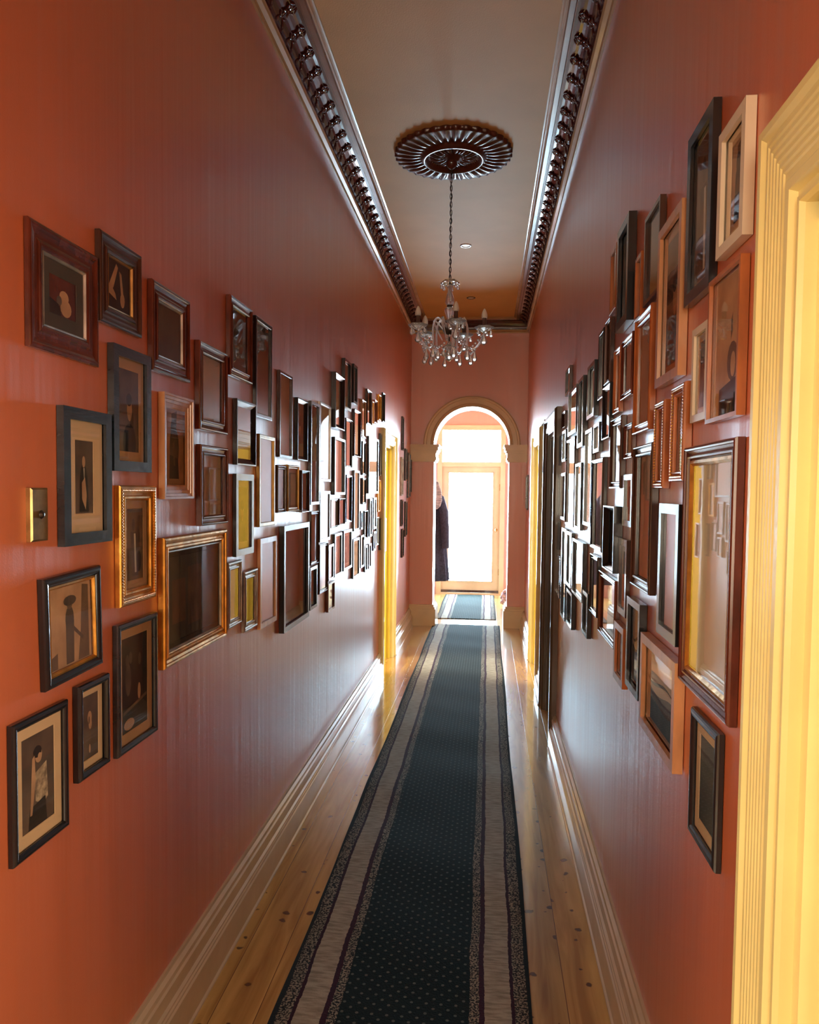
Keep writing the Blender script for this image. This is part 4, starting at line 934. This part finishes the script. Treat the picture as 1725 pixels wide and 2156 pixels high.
 ('R',1214,1197,798,908,.035,.022,'flat','black',None,0,'pale'),
 ('R',1200,1191,769,830,.035,.018,'flat','dark_brown',None,0,'dark'),
 ('R',1284,1268,806,920,.035,.022,'deep','black',None,0,'pale'),
 ('R',1307,1285,874,1028,.040,.030,'scoop','dark_brown',None,0,'pale'),
 ('R',1268,1245,962,1166,.040,.022,'round','black',None,0,'pale'),
 ('R',1294,1260,1222,1372,.040,.028,'ridge','mahogany',None,0,'sketch'),
 ('R',1257,1242,1173,1303,.035,.022,'scoop','black',None,0,'pale'),
 ('R',1237,1226,1250,1347,.040,.022,'flat','black','mat_white',.015,'bust'),
 ('R',1227,1205,1144,1272,.045,.014,'flat','black',None,0,'pale'),
 ('R',1245,1230,901,1110,.035,.018,'flat','black','mat_white',.02,'bust'),
 ('R',1223,1211,974,1118,.035,.018,'flat','black','mat_white',.02,'bust'),
 ('R',1209,1192,918,1112,.035,.020,'round','dark_brown',None,0,'pale'),
 ('R',1190,1175,995,1096,.035,.020,'flat','black',None,0,'pale'),
 ('R',1203,1193,1122,1242,.035,.020,'flat','black',None,0,'pale'),
 ('R',1191,1182,1114,1312,.035,.020,'flat','black',None,0,'pale'),
 ('R',1179,1169,1172,1262,.035,.020,'flat','blue_black',None,0,'pale'),
 ('R',1204,1193,1250,1328,.045,.020,'flat','black',None,0,'dark'),
 ('R',1175,1168,1098,1158,.035,.018,'flat','black',None,0,'pale'),
 ('R',1178,1170,914,980,.035,.018,'thin','blue_black',None,0,'pale'),
 ('R',1190,1183,864,898,.035,.014,'deep','dark_brown',None,0,'pale'),
 ('R',1191,1184,904,970,.035,.018,'thin','black',None,0,'pale'),
 ('R',1262,1250,888,950,.035,.018,'flat','black','mat_white',.015,'bust'),
 # between the two far right doorways
 ('S',1146,1140,884,962,.035,.018,'thin','black',None,0,'pale'),
 ('S',1146,1139,990,1064,.035,.018,'thin','black',None,0,'pale'),
 ('S',1145,1140,1068,1096,.030,.014,'thin','gold',None,0,'dark'),
 ('S',1143,1138,1102,1160,.035,.018,'thin','orange_wood',None,0,'dark'),
 # beyond the far right doorway
 ('E',1110,1107,1000,1074,.035,.018,'flat','blue_black',None,0,'pale'),
]
NAMES = {'black': 'black', 'blue_black': 'blue-black', 'dark_brown': 'dark brown', 'mahogany': 'mahogany', 'orange_wood': 'orange-brown', 'light_wood': 'light wood', 'white': 'cream', 'gold': 'gold', 'dark_gold': 'dull gold', 'silver': 'silver'}
ORD = ['', 'first', 'second', 'third', 'fourth', 'fifth', 'sixth', 'seventh', 'eighth', 'ninth', 'tenth', 'eleventh', 'twelfth', 'thirteenth', 'fourteenth', 'fifteenth', 'sixteenth', 'seventeenth']
items = []
for p in PICS:
    p = list(p) + [0, None, None, None][:max(0, 16-len(p))] if len(p) < 16 else list(p)
    while len(p) < 16: p.append(None)
    sd, xn, xf, yt, yb, t, bw, prof, fk, mk, mw, kind, tilt, lining, beads, label = p[:16]
    t *= .46; left = sd in 'LF'; X = XL+t if left else XR-t
    ym = (yt+yb)/2
    y0 = unproj(xn, ym, 0, X).y; y1 = unproj(xf, ym+(1033-ym)*(abs(xf-xn)/abs(xn-1027)), 0, X).y
    zt = unproj(xn, yt, 0, X).z; zb = unproj(xn, yb, 0, X).z
    w = abs(y1-y0); h = zt-zb
    bw = min(bw*.8, w*(.20 if prof in ('scoop', 'ridge', 'step', 'deep') else .13), h*.2)
    if mk: mw = min(mw, (w-2*bw)*(.24 if mw > .06 else .14))
    items.append(dict(sd=sd, y=(y0+y1)/2, z=(zt+zb)/2, w=w, h=h, t=t, bw=bw, prof=prof, fk=fk, mk=mk, mw=mw, kind=kind, tilt=tilt or 0, lining=lining, beads=beads, label=label, left=left, y0=y0, y1=y1))
# neighbours never run into one another: a shared strip is given half to each
for i in range(len(items)):
    for j in range(i+1, len(items)):
        a, b = items[i], items[j]
        if a['left'] != b['left']: continue
        dy = (a['w']+b['w'])/2 - abs(a['y']-b['y']) + .003; dz = (a['h']+b['h'])/2 - abs(a['z']-b['z']) + .003
        if dy <= 0 or dz <= 0: continue
        if dy < dz: s_ = 1 if a['y'] < b['y'] else -1; ax, sz_, d_ = 'y', 'w', dy
        else: s_ = 1 if a['z'] < b['z'] else -1; ax, sz_, d_ = 'z', 'h', dz
        tot = a[sz_]+b[sz_]
        for q, sg in ((a, -s_), (b, s_)):
            c_ = d_*(q[sz_]/tot); q[sz_] -= c_; q[ax] += sg*c_/2
def row_of(z):
    return ('top row' if z > 2.02 else 'upper row' if z > 1.78 else 'middle row' if z > 1.50 else 'lower row' if z > 1.22 else 'bottom row')
auto = [i for i in items if not i['label']]
for grp in set((i['sd'], row_of(i['z'])) for i in auto):
    seq = sorted([i for i in auto if (i['sd'], row_of(i['z'])) == grp], key=lambda q: -q['y'])
    for n, i in enumerate(seq):
        i['rank'] = n+1
for i in items:
    root = picture('picture_frame', i['w'], i['h'], i['t'], i['bw'], i['prof'], i['fk'], i['mk'], i['mw'] or 0, i['kind'], i['lining'], i['beads'])
    gap = .0015
    X = XL+gap if i['left'] else XR-gap
    root.location = (X, i['y'], i['z'])
    root.rotation_euler = (0, math.radians(i['tilt']), R90 if i['left'] else -R90)
    if not i['label']:
        look = ('slim ' if i['w'] < .16 else 'wide ' if i['w'] > i['h'] else '') + NAMES[i['fk']]
        rw = row_of(i['z']); o = ORD[i['rank']]
        if i['sd'] == 'L': lb = f"{look} frame in left wall's {rw}, {o} coming back from the yellow doorway"
        elif i['sd'] == 'R': lb = f"{look} frame in right wall's {rw}, {o} coming back from the dark doorway"
        elif i['sd'] == 'F': lb = f"{look} frame beyond the left yellow doorway, {rw}, {o} from the arch"
        elif i['sd'] == 'S': lb = f"{look} frame between the two far right doorways, {rw}, {o} from the far one"
        else: lb = f"{look} frame on the right wall between last doorway and arch"
        i['label'] = lb
    tag(root, i['label'], 'picture frame', {'L': 'framed pictures on the left wall', 'R': 'framed pictures on the right wall', 'F': 'framed pictures beyond the left doorway', 'S': 'framed pictures between the right doorways', 'E': None}[i['sd']])

# ------------------------------------------------------------------ brass switch
p = unproj(84, 1085, 0, XL+.02)
sw = empty('light_switch', (XL, p.y, p.z), (0, 0, R90))
a = unproj(66, 1027, 0, XL+.012); b = unproj(103, 1084, 0, XL+.012); c = unproj(66, 1142, 0, XL+.012)
hw, hh = abs(b.y-a.y)/2, abs(a.z-c.z)/2
sw.location = (XL, (a.y+b.y)/2, (a.z+c.z)/2)
m = MB(); e = .004
rows = [[(sx*(hw-d), -y, sz*(hh-d)) for d, y in ((0, 0), (0, .009), (e, .012), (e*2, .012))] for sx, sz in ((-1,-1),(1,-1),(1,1),(-1,1))]
m.grid(rows, 'brass', closed_v=True, smooth=False); m.poly([r[-1] for r in rows], 'brass'); m.obj('plate', sw)
m = MB(); m.lathe([(0, .005), (.004, .005), (.006, .004), (.007, .001), (.009, .0)], 'bronze', n=18); m.obj('knob', sw, loc=(.004, -.012, 0), rot=(R90, 0, 0), label='dark round knob')
tag(sw, 'tall brass light switch plate with dark round knob on the left wall', 'light switch')

# ------------------------------------------------------------------ coat, scarf, bundle in the vestibule
def hanging(name, cx, cy, prof, k, folds=7, depth=.5, ph=0):
    """prof: list of (z, half width, x shift)"""
    m = MB(); rows = []; n = 48
    for z, hw_, sh in prof:
        row = []
        for j in range(n):
            a = 2*math.pi*j/n
            f = 1+.10*math.sin(folds*a+ph+z*1.5)*(1 if z < prof[0][0]-.15 else .3)
            row.append((cx+sh+hw_*f*math.cos(a), cy+hw_*depth*f*math.sin(a)*1.2, z))
        rows.append(row)
    m.grid(rows, k, closed_u=True); m.poly([p for p in rows[-1]], k); m.poly([p for p in rows[0]][::-1], k)
    return m
CY = 10.55; cxo = VX0+.19
t = empty('hanging_coat', (cxo, CY, .3))
def sub(m, name, par, label=None):
    m.v = [(x-par.location.x, y-par.location.y, z-par.location.z) for x, y, z in m.v]
    return m.obj(name, par, label)
sub(hanging('b', cxo+.03, CY, [(1.80, .015, -.115), (1.66, .02, -.12), (1.62, .03, -.06), (1.58, .10, .0), (1.50, .165, .0), (1.35, .18, .01), (1.1, .17, .01), (.85, .185, .02), (.6, .20, .03), (.36, .215, .035), (.34, .20, .035)], 'coat', 9), 'coat_body', t)
ms = MB(); ms.tube([(cxo+.16, CY-.08, 1.50), (cxo+.215, CY-.10, 1.30), (cxo+.235, CY-.10, 1.05), (cxo+.245, CY-.09, .80)], [.055, .062, .058, .05], 'coat', 12); sub(ms, 'sleeve', t)
ms = MB(); ms.tube([(cxo-.06, CY-.06, 1.60), (cxo, CY-.09, 1.63), (cxo+.07, CY-.06, 1.60), (cxo+.10, CY, 1.55)], [.02, .03, .03, .02], 'coat2', 8); sub(ms, 'collar', t, 'purple grey collar')
tag(t, 'long navy coat hanging on the left side behind the arch', 'coat')
m = hanging('s', cxo-.07, CY-.27, [(1.885, .02, 0), (1.84, .03, 0), (1.80, .08, .03), (1.70, .11, .10), (1.58, .12, .13), (1.46, .11, .15), (1.38, .08, .16), (1.34, .04, .16)], 'scarf', 5, .7)
o = MB(); sc = m.obj('scarf'); tag(sc, 'grey and white bundled scarf hung over the top of the navy coat', 'scarf')
m = hanging('j', cxo+.02, CY+.30, [(1.85, .015, -.08), (1.70, .015, -.08), (1.50, .07, -.06), (1.45, .16, 0), (1.2, .15, .02), (.95, .155, .03), (.72, .16, .04), (.70, .14, .04)], 'coat2', 6, .6)
tag(m.obj('jacket'), 'purple grey jacket hanging behind the long navy coat', 'jacket')
m = MB(); m.box((VX0, CY-.4, 1.86), (VX0+.02, CY+.5, 1.93), 'cream')
rk = m.obj('coat_rack')
for yy in (CY-.27, CY, CY+.30):
    h = MB(); h.tube([(VX0+.015, yy, 1.89), (VX0+.07, yy, 1.88), (VX0+.09, yy, 1.90)], .006, 'bronze', 8); h.ball((VX0+.09, yy, 1.905), .010, 'bronze', 8); h.obj('hook', rk)
tag(rk, 'narrow wall rail of coat hooks behind the arch on the left', 'coat rack')
# plush bundle
pp = unproj(1057, 1262, 2, 0.0)
m = MB()
bx, by = .30, 10.55
for i in range(90):
    a = random.random()*2*math.pi; el = random.random()*1.35; r = .06+.055*random.random()
    c = (bx+r*math.cos(a)*math.cos(el)*.9, by+r*math.sin(a)*math.cos(el)*.9, .055+1.6*r*math.sin(el))
    m.ball(c, .020+.010*random.random(), 'plush', 6)
m.ball((bx, by, .085), .09, 'plush', 12, (1, 1, 1.0))
tag(m.obj('fluffy_bundle'), 'small fluffy pink and white bundle on the floor beside the right arch pier', 'plush')
